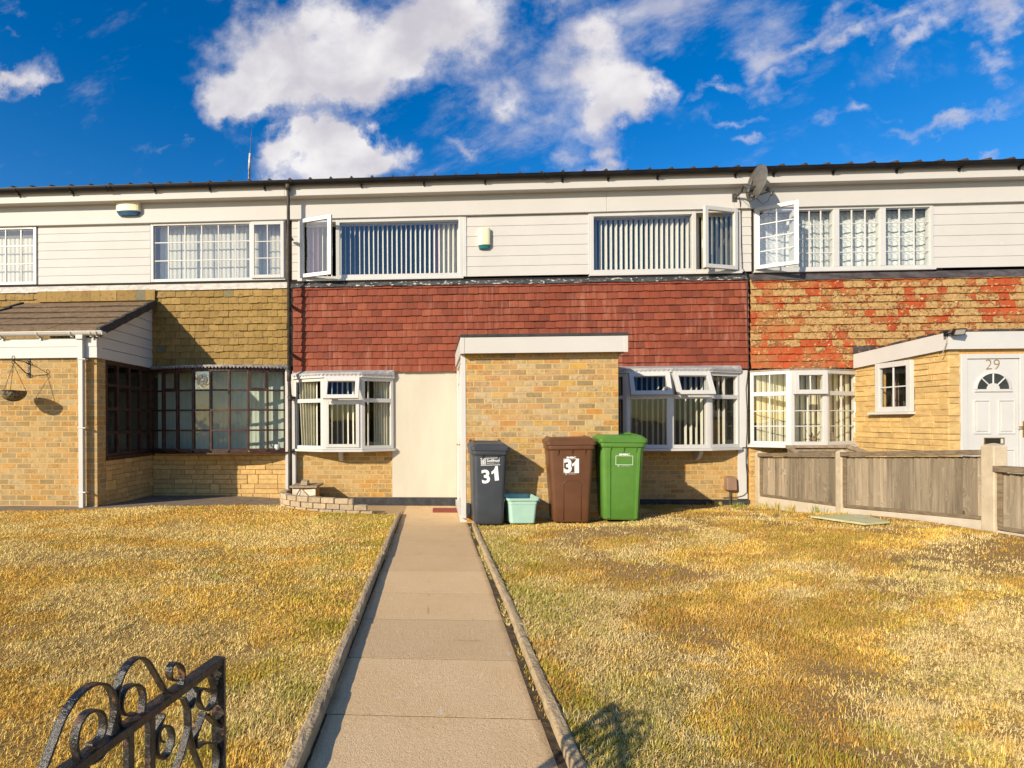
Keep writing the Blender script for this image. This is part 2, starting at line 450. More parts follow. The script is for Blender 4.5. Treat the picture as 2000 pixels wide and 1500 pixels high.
M['flake'] = pmat('paint_flake', (.54, .355, .16), (.42, .26, .10), 20., .8, island=.15)
M['stone'] = pmat('yellow_stone', (.60, .40, .17), (.50, .32, .12), 14., .9, .6, 45., island=.14, spec=.15)
M['stone_r'] = pmat('rock_faced_stone', (.60, .42, .18), (.50, .335, .135), 8., .9, .9, 28., island=.12, spec=.15, third=((.33, .26, .15), 9., .58, .74), stretch=(1, 1, 2.))
M['mortar'] = pmat('dark_mortar', (.30, .17, .06), (.38, .22, .08), 20., .95, .3, 60.)
M['mortar_r'] = pmat('warm_mortar', (.58, .33, .11), (.48, .27, .09), 20., .95, .3, 60.)
M['roof'] = pmat('brown_roof_tile', (.135, .085, .043), (.22, .14, .07), 16., .9, .5, 60., third=((.46, .36, .22), 26., .62, .72))
M['mainroof'] = pmat('brown_pantile', (.03, .022, .017), (.07, .042, .028), 9., .85, .4, 40.)
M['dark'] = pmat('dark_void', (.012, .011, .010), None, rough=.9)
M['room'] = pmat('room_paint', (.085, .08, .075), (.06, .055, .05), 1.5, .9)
M['glass'] = glass_mat('window_glass')
M['glass_up'] = glass_mat('upstairs_glass', .15, .22)
M['glass_old'] = glass_mat('wavy_glass', .05, .25, (.86, .92, .89), 5.)
def bull_mat():
    m = glass_mat('bullseye_glass', .22, .6, (.8, .84, .82), 9.); return m
M['glass_bull'] = bull_mat()
M['blind'] = pmat('white_blind_fabric', (.80, .76, .68), (.74, .70, .61), 20., .8)
M['blind_c'] = pmat('cream_blind_fabric', (.78, .72, .54), (.70, .64, .46), 12., .8)
M['curtain'] = pmat('cream_curtain', (.62, .58, .44), (.52, .48, .36), 8., .9)
M['curtain_p'] = pmat('plum_curtain', (.42, .08, .22), (.30, .05, .18), 8., .9)
M['grey_blind'] = pmat('grey_green_blind', (.60, .62, .54), (.53, .55, .47), 6., .85)
M['concrete'] = pmat('concrete', (.52, .43, .31), (.44, .36, .25), 7., .9, .5, 110., third=((.30, .25, .17), 60., .60, .72))
M['kerb'] = pmat('old_concrete_kerb', (.50, .375, .21), (.38, .28, .155), 11., .95, .9, 55., third=((.20, .16, .09), 22., .56, .7))
def fence_mat():
    m, t, b = newmat('weathered_wood')
    g = t.new('ShaderNodeNewGeometry'); pos = g.outputs['Position']; x, y, z = t.sep(pos)
    u = t.m('ADD', t.m('ADD', x, y), t.m('MULTIPLY', g.outputs['Random Per Island'], 7.))
    knots = t.noise(t.comb(t.m('MULTIPLY', u, 1.5), 0., z), 7., 2, .4)
    bend = t.m('MULTIPLY', t.smooth(knots, .55, .75), .09)
    n = t.noise(t.comb(t.m('MULTIPLY', t.m('ADD', u, bend), 52.), 0., t.m('MULTIPLY', z, 1.3)), 1., 5, .65)
    c = t.ramp(n, [(.25, (.07, .055, .037)), (.42, (.17, .138, .097)), (.55, (.23, .188, .134)), (.75, (.33, .275, .20))])
    c = t.mix(t.smooth(knots, .70, .745), c, (.06, .042, .03))
    c = t.mix(t.m('MULTIPLY', t.smooth(t.noise(pos, 2.3, 4, .6), .45, .7), .4), c, (.24, .185, .13))
    k = t.m('MULTIPLY_ADD', g.outputs['Random Per Island'], .75, .75)
    vm = t.new('ShaderNodeVectorMath', operation='SCALE'); t.l.new(c, vm.inputs[0]); t.l.new(k, vm.inputs['Scale'])
    t.l.new(vm.outputs[0], b.inputs['Base Color']); b.inputs['Roughness'].default_value = .88; b.inputs['Specular IOR Level'].default_value = .2
    bump(t, b, n, .6, .006)
    return m
M['fence_wood'] = fence_mat()
M['rail_wood'] = pmat('mossy_rail_wood', (.15, .11, .065), (.25, .19, .12), 5., .9, .6, 14., stretch=(2, 2, 14))
M['post'] = pmat('concrete_post', (.56, .47, .34), (.46, .385, .27), 6., .9, .4, 90., third=((.36, .29, .17), 12., .58, .75))
M['gravelboard'] = pmat('concrete_board', (.60, .53, .43), (.54, .47, .37), 4., .9, .35, 120.)
def iron_mat():
    m, t, b = newmat('rusty_black_iron')
    g = t.new('ShaderNodeNewGeometry'); pos = g.outputs['Position']
    n = t.noise(pos, 26, 6, .68); k = t.smooth(n, .56, .66)
    c = t.mix(t.smooth(t.noise(pos, 60, 4, .6), .45, .65), (.010, .010, .011), (.035, .031, .028))
    c = t.mix(k, c, t.mix(t.noise(pos, 90, 3), (.20, .07, .02), (.11, .05, .03)))
    t.l.new(c, b.inputs['Base Color'])
    t.l.new(t.m('MULTIPLY_ADD', k, .45, .30), b.inputs['Roughness'])
    bump(t, b, t.m('ADD', n, t.m('MULTIPLY', t.noise(pos, 130, 4, .7), .6)), .7, .006)
    return m
M['iron'] = iron_mat()
def plastic(name, c, c2, rough=.42, scuff=(.5, .5, .5)):
    return pmat(name, c, c2, 5., rough, .12, 180., spec=.45, third=(scuff, 19., .68, .76))
M['bin_grey'] = plastic('charcoal_plastic', (.040, .048, .062), (.05, .058, .072), .45, (.15, .15, .16))
M['bin_brown'] = plastic('brown_plastic', (.098, .042, .020), (.115, .05, .025), .42, (.26, .14, .09))
M['bin_green'] = plastic('green_plastic', (.070, .185, .028), (.085, .21, .036), .42, (.2, .4, .14))
M['teal'] = plastic('pale_teal_plastic', (.34, .55, .47), (.38, .59, .51), .5, (.5, .6, .52))
M['rubber'] = pmat('black_rubber', (.02, .02, .02), (.05, .048, .045), 9., .8)
M['sticker'] = pmat('white_sticker', (.82, .84, .84), (.74, .76, .77), 9., .5)
M['brass'] = pmat('brass', (.55, .36, .10), (.42, .26, .07), 30., .3, metal=.9)
M['numeral'] = pmat('dull_brass', (.30, .19, .06), (.36, .24, .09), 30., .4, metal=.3)
M['alarm'] = pmat('cream_plastic', (.78, .72, .48), (.72, .66, .42), 5., .45)
M['blue'] = pmat('blue_plastic', (.03, .10, .20), (.05, .15, .26), 5., .3)
M['teal_lens'] = pmat('teal_lens', (.02, .17, .20), (.03, .22, .25), 5., .25)
M['dish'] = pmat('grey_dish', (.085, .08, .073), (.12, .113, .10), 12., .5, .1, 60.)
M['dishmetal'] = pmat('dark_galvanised', (.06, .058, .055), (.16, .15, .14), 20., .4, metal=.5)
M['meter'] = pmat('brown_meter_plastic', (.27, .17, .12), (.23, .14, .10), 6., .6)
M['cable'] = pmat('black_cable', (.02, .018, .016), None, rough=.6)
M['grey_cable'] = pmat('grey_cable', (.30, .26, .22), None, rough=.6)
M['mat_red'] = pmat('red_doormat', (.28, .06, .03), (.20, .04, .025), 40., .95, .5, 200.)
M['board'] = pmat('pale_green_board', (.62, .60, .36), (.52, .50, .26), 6., .8, .3, 60., third=((.40, .36, .18), 14., .6, .7))
M['coir'] = pmat('dark_coir', (.10, .07, .035), (.24, .20, .13), 30., .95, .9, 60.)
M['planter_brick'] = pmat('weathered_grey_brick', (.46, .36, .24), (.36, .28, .18), 14., .95, .7, 60., island=.14, third=((.22, .18, .12), 22., .58, .72))
M['white_stone'] = pmat('white_stone', (.70, .64, .52), (.58, .51, .39), 10., .9, .5, 50., island=.12)
M['oldwood'] = pmat('grey_brown_wood', (.22, .165, .11), (.32, .25, .17), 6., .85, .4, 16., stretch=(3, 3, 3))
M['felt'] = pmat('black_felt', (.02, .021, .023), (.04, .04, .042), 12., .8, .3, 90.)
M['rustfelt'] = pmat('rust_stained_felt', (.03, .028, .028), (.05, .045, .045), 8., .8, .3, 60., third=((.34, .13, .03), 9., .52, .62))

# ------------------------------------------------------------------ ground
def pz(y): return .18 - .0189 * y
def lawn_z(x, y):
    x = np.asarray(x, float); y = np.asarray(y, float)
    ss = lambda v, a, b: (lambda t: t * t * (3 - 2 * t))(np.clip((v - a) / (b - a), 0, 1))
    base = .18 - .0189 * y
    fy = 1 - ss(y, 5.6, 8.8)
    r = base + .030 + .235 * ss(x, .55, 5.0) * fy
    l = base + .038 + .14 * ss(-x, .6, 4.2) - .03 * ss(y, 6.5, 8.6) * ss(-x, .6, 4.)
    un = .012 * np.sin(x * 2.1 + y * 1.3) * np.sin(y * 1.7 - x * .6)
    l = l - .10 * ss(y, 7.72, 7.82) * (x > -1.62)
    return np.where(x > 0, r, l) + un * ss(np.abs(x), .6, 1.4)

# ================================================================== houses
YW, YT, YF, YU, YG = 8.95, 8.885, 8.89, 8.73, 8.665      # brick wall, tile face, fascia board, eaves board, gutter
XL, XM, XR, XE = -9.6, -2.40, 5.01, 11.2                 # party lines
TOPZ = at(1000, 342.5, YG).z                             # gutter rim
zfb = at(1000, 418, YF).z                                # bottom of the deep fascia
zub = at(1000, 370.8, YU).z                              # bottom of the eaves board
zcb = at(1000, 539.5, YW).z                              # bottom of the upstairs cladding
ztb = at(830, 725.6, YT).z                               # bottom of the hung tiles
DPC = .152

def sash(frame_mb, pane_mb, fr, w, h, fw=.062, th=.055, cols=1, rows=1, bar=.018, glass_d=.03):
    frame_mb.frect(fr, 0, w, 0, h, fw, 0, th)
    iw, ih = w - 2 * fw, h - 2 * fw
    for i in range(1, cols):
        a = fw + iw * i / cols; frame_mb.fbox(fr, a - bar / 2, a + bar / 2, fw, h - fw, glass_d - .006, glass_d + .012)
    for j in range(1, rows):
        b = fw + ih * j / rows; frame_mb.fbox(fr, fw, w - fw, b - bar / 2, b + bar / 2, glass_d - .004, glass_d + .009)
    pane_mb.fquad(fr, fw, w - fw, fw, h - fw, glass_d)

def muntins(mb, fr, s0, s1, z0, z1, xs, zs, d, bar=.02):
    for a in xs: mb.fbox(fr, a - bar / 2, a + bar / 2, z0, z1, d - .005, d + .012)
    for b in zs: mb.fbox(fr, s0, s1, b - bar / 2, b + bar / 2, d - .003, d + .009)

def blind_slats(name, label, fr, s0, s1, z0, z1, d, pitch, ang, w=.089, mat='blind', group='vertical blinds', jitter=.045, rail=True):
    mb = MB(); rnd = random.Random(int(abs(s0 * 977 + fr.O.x * 131)))
    a = s0
    while a < s1:
        g = ang + rnd.uniform(-jitter, jitter)
        dx, dd = math.sin(g) * w / 2, math.cos(g) * w / 2
        P = fr.pt; b = rnd.uniform(-.004, .004)
        top = [P(a - dx, z1, d + dd), P(a, z1, d + .006), P(a + dx, z1, d - dd)]
        bot = [P(a - dx + b, z0, d + dd), P(a + b, z0, d + .006), P(a + dx + b, z0, d - dd)]
        mb.quad(bot[0], bot[1], top[1], top[0]); mb.quad(bot[1], bot[2], top[2], top[1])
        a += pitch
    if rail: mb.fbox(fr, s0 - .03, s1, z1 + .002, z1 + .04, d - .02, d + .02)
    return mb.build(name, M[mat], label=label, cat='blind', group=group)
def curtain(name, label, fr, s0, s1, z0, z1, d, mat, waves, amp=.03, flare=0., cat='curtain', group='curtains'):
    mb = MB(); n = waves * 8
    rnd = random.Random(int(abs(fr.O.x * 91 + s0 * 37)))
    ph = [rnd.uniform(-.6, .6) for _ in range(n + 1)]
    rows = []
    for j in range(5):
        z = z0 + (z1 - z0) * j / 4
        row = []
        for i in range(n + 1):
            q = i / n
            row.append(fr.pt(s0 + (s1 - s0) * q + flare * (1 - q) * (1 - j / 4), z, d + amp * math.sin(q * waves * 6.283 + ph[i] * .5)))
        rows.append(row)
    vs = [p for r_ in rows for p in r_]; m = n + 1
    mb.add(vs, [(j * m + i, j * m + i + 1, (j + 1) * m + i + 1, (j + 1) * m + i) for j in range(4) for i in range(n)])
    return mb.build(name, M[mat], smooth=True, label=label, cat=cat, group=group)

def boards(mb, fr, s0, s1, z0, z1, pitch=.15, d=0.):
    n = max(1, round((z1 - z0) / pitch)); p = (z1 - z0) / n
    for i in range(n):
        a = z0 + i * p
        mb.hexa([fr.pt(s0, a + .004, d + .020), fr.pt(s1, a + .004, d + .020), fr.pt(s1, a + .004, d - .01), fr.pt(s0, a + .004, d - .01),
                 fr.pt(s0, a + p - .006, d + .016), fr.pt(s1, a + p - .006, d + .016), fr.pt(s1, a + p - .006, d - .01), fr.pt(s0, a + p - .006, d - .01)])
        mb.fbox(fr, s0, s1, a + p - .006, a + p + .004, d - .01, d + .0125)

def tiles(mb, x0, x1, z0, z1, yb, seed, gauge=.1145, w=.165, top_extra=.02, skip=None, jit=1.):
    rnd = random.Random(seed); r = 0; z = z0
    while z < z1 - .03:
        zt = min(z + gauge + .035, z1 + .02)
        x = x0 - (w / 2 if r % 2 else 0) + rnd.uniform(-.01, .01)
        while x < x1:
            a, b = max(x + .002, x0), min(x + w - .002, x1)
            if b - a > .02 and not (skip and skip((a + b) / 2, z)):
                dz = rnd.gauss(0, .0022) * jit; dy = rnd.gauss(0, .0022) * jit; tl = rnd.gauss(0, .0018) * jit
                y0, y1 = yb + dy - .005, yb + .022 + dy * .3
                mb.add([(a, y0, z + dz - tl), (b, y0, z + dz + tl), (b, y0 + .013, z + dz + tl), (a, y0 + .013, z + dz - tl),
                        (a, y1, zt), (b, y1, zt), (b, y1 + .013, zt), (a, y1 + .013, zt),
                        ((a + b) / 2, y0 - .003, z + dz - .0015), ((a + b) / 2, y1 - .002, zt)],
                       [(0, 8, 9, 4), (8, 1, 5, 9), (3, 2, 1, 8, 0), (0, 4, 7, 3), (1, 2, 6, 5), (4, 9, 5, 6, 7)])
            x += w
        z += gauge; r += 1

def gutter_mesh(mb, x0, x1, y, zr, r=.056, n=10):
    a = [math.pi + math.pi * i / n for i in range(n + 1)]
    out = [(y + r * math.cos(t), zr + r * math.sin(t)) for t in a]
    inn = [(y + (r - .006) * math.cos(t), zr + (r - .006) * math.sin(t)) for t in reversed(a)]
    poly = out + inn
    mb.prism(poly, x0, x1, lambda p, h: Vector((h, p[0], p[1])))
    mb.box(x0, x1, y - r - .006, y - r + .006, zr - .006, zr + .006)

def bracket(mb, x, y, zr, r=.056, yb=None, drop=.03):
    n = 8
    pts = [Vector((x, y + (r + .004) * math.cos(math.pi + math.pi * i / n), zr + (r + .004) * math.sin(math.pi + math.pi * i / n))) for i in range(n + 1)]
    mb.ribbon(pts, (1, 0, 0), .028, .008)
    yb = yb if yb is not None else y + r + .01
    mb.box(x - .014, x + .014, y - .01, yb, zr - r - .016, zr - r - .004)
    mb.box(x - .012, x + .012, yb - .022, yb, zr - r - drop - .02, zr - r - .016)

def upper_house(root, x0, x1, brackets, unions, seams):
    # deep white fascia, eaves board, gutter and roof: one run per house
    mb = MB()
    edges = [x0] + seams + [x1]
    for a, b in zip(edges[:-1], edges[1:]):
        mb.box(a + .0015, b - .0015, YF, YF + .03, zfb + .012, zub + .10)
        mb.box(a + .0015, b - .0015, YF - .008, YF + .05, zfb, zfb + .012)
    mb.build('fascia', M['fascia'], root, bevel=.004)
    mb = MB(); mb.box(x0 + .001, x1 - .001, YU, YU + .022, zub, TOPZ + .01); mb.box(x0 + .001, x1 - .001, YU + .022, YF + .03, zub + .004, zub + .014)
    mb.build('eaves_board', M['fascia'], root, bevel=.003)
    mb = MB(); gutter_mesh(mb, x0, x1, YG, TOPZ)
    for x in brackets: bracket(mb, x, YG, TOPZ, yb=YU - .001)
    for x in unions:
        n = 8; r = .061
        for o in (-.035, .035):
            pts = [Vector((x + o, YG + r * math.cos(math.pi + math.pi * i / n), TOPZ + .002 + r * math.sin(math.pi + math.pi * i / n))) for i in range(n + 1)]
            mb.ribbon(pts, (1, 0, 0), .03, .01)
    mb.build('gutter', M['black'], root, smooth=False)
    # roof: pantiles with round rolls, low pitch so that only their ends show
    mb = MB(); sl = math.tan(R(14)); y0, y1 = YG - .01, YG + 3.9
    prof = []; x = x0
    k = math.floor(x0 / .335) * .335
    xs = []
    while k < x1:
        for i in range(7):
            xx = k + .075 * i / 6; zz = .06 * math.sin(math.pi * i / 6)
            xs.append((xx, zz))
        k += .335
    xs = [(a, b) for a, b in xs if x0 <= a <= x1]
    xs = [(x0, 0)] + xs + [(x1, 0)]
    ny = 11; vs = []
    for j in range(ny + 1):
        y = y0 + (y1 - y0) * j / ny
        for a, b in xs: vs.append((a, y, TOPZ + .004 + (y - y0) * sl + b))
    n = len(xs)
    # course steps
    fs = [(j * n + i, j * n + i + 1, (j + 1) * n + i + 1, (j + 1) * n + i) for j in range(ny) for i in range(n - 1)]
    mb.add(vs, fs)
    for a, b in zip(xs[:-1], xs[1:]):      # front edges of the tiles
        mb.quad((a[0], y0, TOPZ - .012), (b[0], y0, TOPZ - .012), (b[0], y0, TOPZ + .004 + b[1]), (a[0], y0, TOPZ + .004 + a[1]))
    zr = TOPZ + .004 + (y1 - y0) * sl
    mb.quad((x0, y1, zr), (x1, y1, zr), (x1, y1 + 3.9, TOPZ), (x0, y1 + 3.9, TOPZ))
    mb.build('roof', M['mainroof'], root)
    # plain side and back walls, room linings
    mb = MB()
    mb.box(x0 + .01, x0 + .11, YW + .12, 16.2, -.3, TOPZ); mb.box(x1 - .11, x1 - .01, YW + .12, 16.2, -.3, TOPZ)
    mb.box(x0 + .11, x1 - .11, 16.1, 16.2, -.3, TOPZ)
    mb.build('wall', M['brick_l'], root)
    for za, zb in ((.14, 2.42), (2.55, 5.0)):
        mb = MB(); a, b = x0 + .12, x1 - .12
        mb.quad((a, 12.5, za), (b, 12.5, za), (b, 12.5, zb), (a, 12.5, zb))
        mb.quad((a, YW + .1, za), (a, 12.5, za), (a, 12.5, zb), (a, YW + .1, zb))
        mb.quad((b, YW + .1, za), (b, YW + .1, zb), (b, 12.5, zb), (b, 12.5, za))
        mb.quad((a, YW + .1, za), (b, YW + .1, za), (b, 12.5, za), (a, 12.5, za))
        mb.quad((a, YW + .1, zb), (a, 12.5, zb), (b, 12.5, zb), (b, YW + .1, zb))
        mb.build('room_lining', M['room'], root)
    mb = MB(); mb.box(x0 + .01, x1 - .01, YW + .06, YW + .10, zfb + .03, TOPZ - .02)      # header behind the fascia
    mb.build('header', M['dark'], root)

def up_window(root, px0, px1, ptop, pbot, ym=None, main=None, cas=None, main_grid=None, cas_grid=None, sub=None, glass='glass_up', label=None):
    """flush upstairs window; main/cas are (x0,x1) pixel ranges of glazing, sub = open casement spec"""
    fr = Fr((0, YW), (1, YW))
    s0, s1 = at(px0, ptop, YW).x, at(px1, ptop, YW).x
    z0 = zcb + .004
    z1 = zfb + .02
    f = MB(); p = MB()
    fw = .055
    f.frect(fr, s0, s1, z0, z1, fw, -.05, .022)
    f.fbox(fr, s0 - .02, s1 + .02, z0 - .02, z0 - .001, -.04, .05)         # sill nose
    return fr, f, p, s0, s1, z0, z1

def X9(px, py=470): return at(px, py, YW).x
def Z9(px, py): return at(px, py, YW).z

# ------------------------------------------------------------------ left house
def left_house():
    root = thing('terraced_house', 'left terraced house with olive hung tiles, dark bow window and lean-to roofed brick porch', 'house', (XM - 3.6, 9, 0), 'terraced houses')
    ux = lambda px, py=345: at(px, py, YG).x
    upper_house(root, XL, XM - .012, [ux(33), ux(138), ux(300), ux(408), ux(515), ux(-75), ux(-180)], [ux(213)], [])
    fr = Fr((0, YW), (1, YW))
    z0, z1 = zcb + .004, zfb + .012
    # cladding
    for xa, xb in ((X9(76), X9(294)), (XL, X9(-165))):
        mb = MB(); boards(mb, fr, xa, xb, zcb, zfb + .01, .148); mb.build('cladding', M['clad'], root)
    # window with small casement
    f, p = MB(), MB()
    s0, s1 = X9(295.5), X9(558)
    f.frect(fr, s0, s1, z0, z1, .05, -.06, .03)
    ms = X9(491)
    f.fbox(fr, ms - .025, ms + .025, z0 + .05, z1 - .05, -.06, .03)
    xs = [X9(q) for q in (329.4, 362, 394.5, 427, 460)]
    zs = [z0 + .05 + (z1 - z0 - .1) * k for k in (.345, .685)]
    muntins(f, fr, s0 + .05, ms - .025, z0 + .05, z1 - .05, xs, zs, 0.)
    p.fquad(fr, s0 + .05, ms - .025, z0 + .05, z1 - .05, 0.)
    W_ = f.build('window', M['white'], root, bevel=.004)
    p.build('pane', M['glass_up'], W_)
    sf, sp = MB(), MB()
    fr2 = Fr(None, O=fr.pt(ms + .012, z0 + .03, .03), T=fr.T, Z=fr.Z, N=fr.N)
    sash(sf, sp, fr2, s1 - ms - .03, z1 - z0 - .06, .055, .03, 2, 3, glass_d=.012)
    sf.build('casement', M['white'], W_, bevel=.004); sp.build('pane', M['glass_up'], W_)
    # window at the edge of the view
    f, p = MB(), MB()
    s0b, s1b = X9(-160), X9(73)
    f.frect(fr, s0b, s1b, z0, z1, .05, -.06, .03)
    xs = [X9(q) for q in (-137, -107, -78, -48, -18, 12, 42)]
    muntins(f, fr, s0b + .05, s1b - .05, z0 + .05, z1 - .05, xs, zs, 0.)
    p.fquad(fr, s0b + .05, s1b - .05, z0 + .05, z1 - .05, 0.)
    W2 = f.build('window', M['white'], root, bevel=.004); p.build('pane', M['glass_up'], W2)
    blind_slats('vertical_blind', 'pale net-like blind hanging across the wide upstairs window of the left house', fr, s0 + .12, s1 - .05, z0 + .02, z1 - .04, -.16, .078, R(72), .085)
    blind_slats('vertical_blind', 'pale blind in the upstairs window cut by the left edge of the photo', fr, s0b + .05, s1b - .08, z0 + .02, z1 - .14, -.16, .078, R(74), .085)
    # pale flashing and tiles
    mb = MB()
    zf = at(300, 568, YT).z; xs = np.linspace(XL, XM - .02, 30); rnd = random.Random(3)
    for a, b in zip(xs[:-1], xs[1:]):
        d = rnd.uniform(-.006, .006)
        mb.quad((a, YT - .012, zf + d), (b, YT - .012, zf + rnd.uniform(-.006, .006)), (b, YW - .012, zcb - .012), (a, YW - .012, zcb - .012))
    mb.build('flashing', M['lead_w'], root)
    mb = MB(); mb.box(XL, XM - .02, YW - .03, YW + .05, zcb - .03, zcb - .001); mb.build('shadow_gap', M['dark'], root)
    zb = at(420, 713, YT).z
    mb = MB()
    tiles(mb, XL, XM - .022, zb, zf + .03, YT, 11, jit=1.7)
    # loose, larger tiles along the top of the porch roof
    rnd = random.Random(5); x = at(72, 580, YT - .03).x; xe = at(305, 580, YT - .03).x
    zq0, zq1 = at(200, 588, YT - .03).z, at(200, 567, YT - .03).z
    while x < xe - .05:
        w = .165 if rnd.random() > .15 else .12
        a = rnd.uniform(-.004, .004)
        mb.hexa([(x, YT - .034 + a, zq0), (min(x + w, xe) - .002, YT - .034 + a, zq0), (min(x + w, xe) - .002, YT - .02, zq0), (x, YT - .02, zq0),
                 (x, YT - .022 + a, zq1), (min(x + w, xe) - .002, YT - .022 + a, zq1), (min(x + w, xe) - .002, YT - .008, zq1), (x, YT - .008, zq1)])
        x += w
    mb.build('hung_tiles', M['olive_tile'], root)
    mb = MB(); mb.box(XL, XM - .012, YW - .005, YW + .1, zb - .1, zcb - .03); mb.build('wall_backing', M['dark'], root)
    # stone dwarf wall under the bow window
    zs0 = at(420, 880, YW).z
    mb = MB(); mb.box(-4.77, XM - .05, YW + .001, YW + .1, -.2, zs0 - .01); mb.build('wall', M['mortar'], root)
    mb = MB(); stones(mb, Fr((-4.75, YW), (XM - .06, YW)), 0, XM - .06 + 4.75, DPC - .03, zs0, 21, .118 * .66)
    mb.build('stone_cladding', M['stone'], root, bevel=.004)
    mb = MB(); mb.box(-4.77, XM - .012, YW - .03, YW + .05, -.1, DPC - .032); mb.build('plinth', M['bitumen'], root)
    # bow window: arc of eight lights
    A, B = at(297, 800, YW - .02), at(558, 800, YW - .02)
    ch = B.x - A.x; sag = .30; rad = (ch * ch / 4 + sag * sag) / (2 * sag); cx = (A.x + B.x) / 2; cyy = A.y + rad - sag
    half = math.asin(ch / 2 / rad)
    pts = [(cx + rad * math.sin(-half + 2 * half * i / 8), cyy - rad * math.cos(-half + 2 * half * i / 8)) for i in range(9)]
    zb0, zb1 = at(430, 880, YW - .25).z, at(430, 722, YW - .25).z
    zrow = [zb0 + (zb1 - zb0) * q for q in (0, .25, .5, .745, 1)]
    f, p = MB(), MB(); pbs = {(3, 3): MB(), (1, 0): MB()}
    for i in range(8):
        q = Fr(pts[i], pts[i + 1]); L = q.L
        f.fbox(q, -.012, .018, zb0, zb1, -.03, .03); f.fbox(q, L - .018, L + .012, zb0, zb1, -.031, .029)
        for j, z in enumerate(zrow):
            h = .03 if j in (0, 4) else .014
            f.fbox(q, .018, L - .018, z - h, z + h, -.026, .026)
        for j in range(4):
            pbs.get((i, j), p).fquad(q, .018, L - .018, zrow[j] + .014, zrow[j + 1] - .014, 0.)
        if i in (1, 6): f.frect(q, .022, L - .022, zrow[3] + .016, zrow[4] - .032, .022, .0, .038)
    Wb = f.build('bow_window', M['brown_wood'], root, bevel=.003)
    p.build('pane', M['glass_old'], Wb); [q_.build('bullseye_pane', M['glass_bull'], Wb) for q_ in pbs.values()]
    # bullseye swirl ridges on one pane
    q = Fr(pts[3], pts[4]); mb = MB(); c0 = q.L / 2; zc = (zrow[3] + zrow[4]) / 2
    for r_ in (.028, .045, .062, .08, .095):
        mb.tube([q.pt(c0 + r_ * math.cos(a), zc + r_ * math.sin(a) * .92, .004) for a in np.linspace(0, 6.283, 24)], .0035, 5, cap=False)
    mb.build('glass_swirl', M['lead_g'], Wb)
    mb = MB()
    out = [(cx + (rad + .07) * math.sin(-half * 1.04 + 2.08 * half * i / 16), cyy - (rad + .07) * math.cos(-half * 1.04 + 2.08 * half * i / 16)) for i in range(17)]
    poly = out + [(out[-1][0], YW), (out[0][0], YW)]
    mb.prism(poly, zb0 - .055, zb0 - .03, lambda a, h: Vector((a[0], a[1], h))); mb.build('sill', M['brown_wood'], Wb, bevel=.003)
    mb = MB(); mb.prism(poly, zb1 + .031, zb1 + .06, lambda a, h: Vector((a[0], a[1], h)))
    mb.build('head_board', M['brown_wood'], Wb)
    scallop_roof(Wb, out, zb1 + .062, zb + .0, 'lead_d', .05, .028)
    mb = MB(); mb.box(XM - .06, XM - .015, YW - .06, YW + .05, .12, zb); mb.build('trim', M['white'], root, bevel=.003)
    frb = Fr((pts[0][0] + .05, YW + .10), (pts[8][0] - .05, YW + .10))
    blind_slats('vertical_blind', 'grey green closed blind behind the small-paned dark bow window', frb, .03, frb.L - .02, zb0, zb1 - .02, -.02, .082, R(80), .09, 'grey_blind')
    watering_can(Fr((0, YW - .02), (1, YW - .02)), at(543, 871, YW - .02).x, zb0 + .002)
    left_porch(root)
    return root

def stones(mb, fr, s0, s1, z0, z1, seed, h=.075, holes=(), lmin=.16, lmax=.42, dmin=.004, dmax=.016, joint=.009):
    rnd = random.Random(seed)
    n = max(1, round((z1 - z0) / h)); h = (z1 - z0) / n
    occ = [[] for _ in range(n + 2)]
    def free(row, a, b):
        z = z0 + row * h
        for (ha, hb, hz0, hz1) in holes:
            if z + h > hz0 + .01 and z < hz1 - .01 and b > ha + .004 and a < hb - .004: return False
        return all(b <= x + 1e-4 or a >= y - 1e-4 for x, y in occ[row])
    for r in range(n):
        cuts = sorted([(a, b) for a, b in occ[r]] + [(ha, hb) for ha, hb, hz0, hz1 in holes if z0 + (r + 1) * h > hz0 + .01 and z0 + r * h < hz1 - .01])
        segs = []; x = s0
        for a, b in cuts:
            if a > x + .01: segs.append((x, a))
            x = max(x, b)
        if s1 > x + .01: segs.append((x, s1))
        for a, b in segs:
            x = a
            while x < b - .001:
                L = rnd.uniform(lmin, lmax)
                if b - (x + L) < lmin * .6: L = b - x
                e = min(b, x + L); hh = 1
                if r + 1 < n and rnd.random() < .17 and free(r + 1, x, e) and e - x < .33: hh = 2; occ[r + 1].append((x, e))
                za, zb_ = z0 + r * h, z0 + (r + hh) * h
                d = rnd.uniform(dmin, dmax); j = joint / 2
                P = fr.pt
                mb.hexa([P(x + j, za + j, d + rnd.uniform(-.003, .003)), P(e - j, za + j, d), P(e - j, za + j, -.02), P(x + j, za + j, -.02),
                         P(x + j, zb_ - j, d), P(e - j, zb_ - j, d + rnd.uniform(-.003, .003)), P(e - j, zb_ - j, -.02), P(x + j, zb_ - j, -.02)])
                x = e

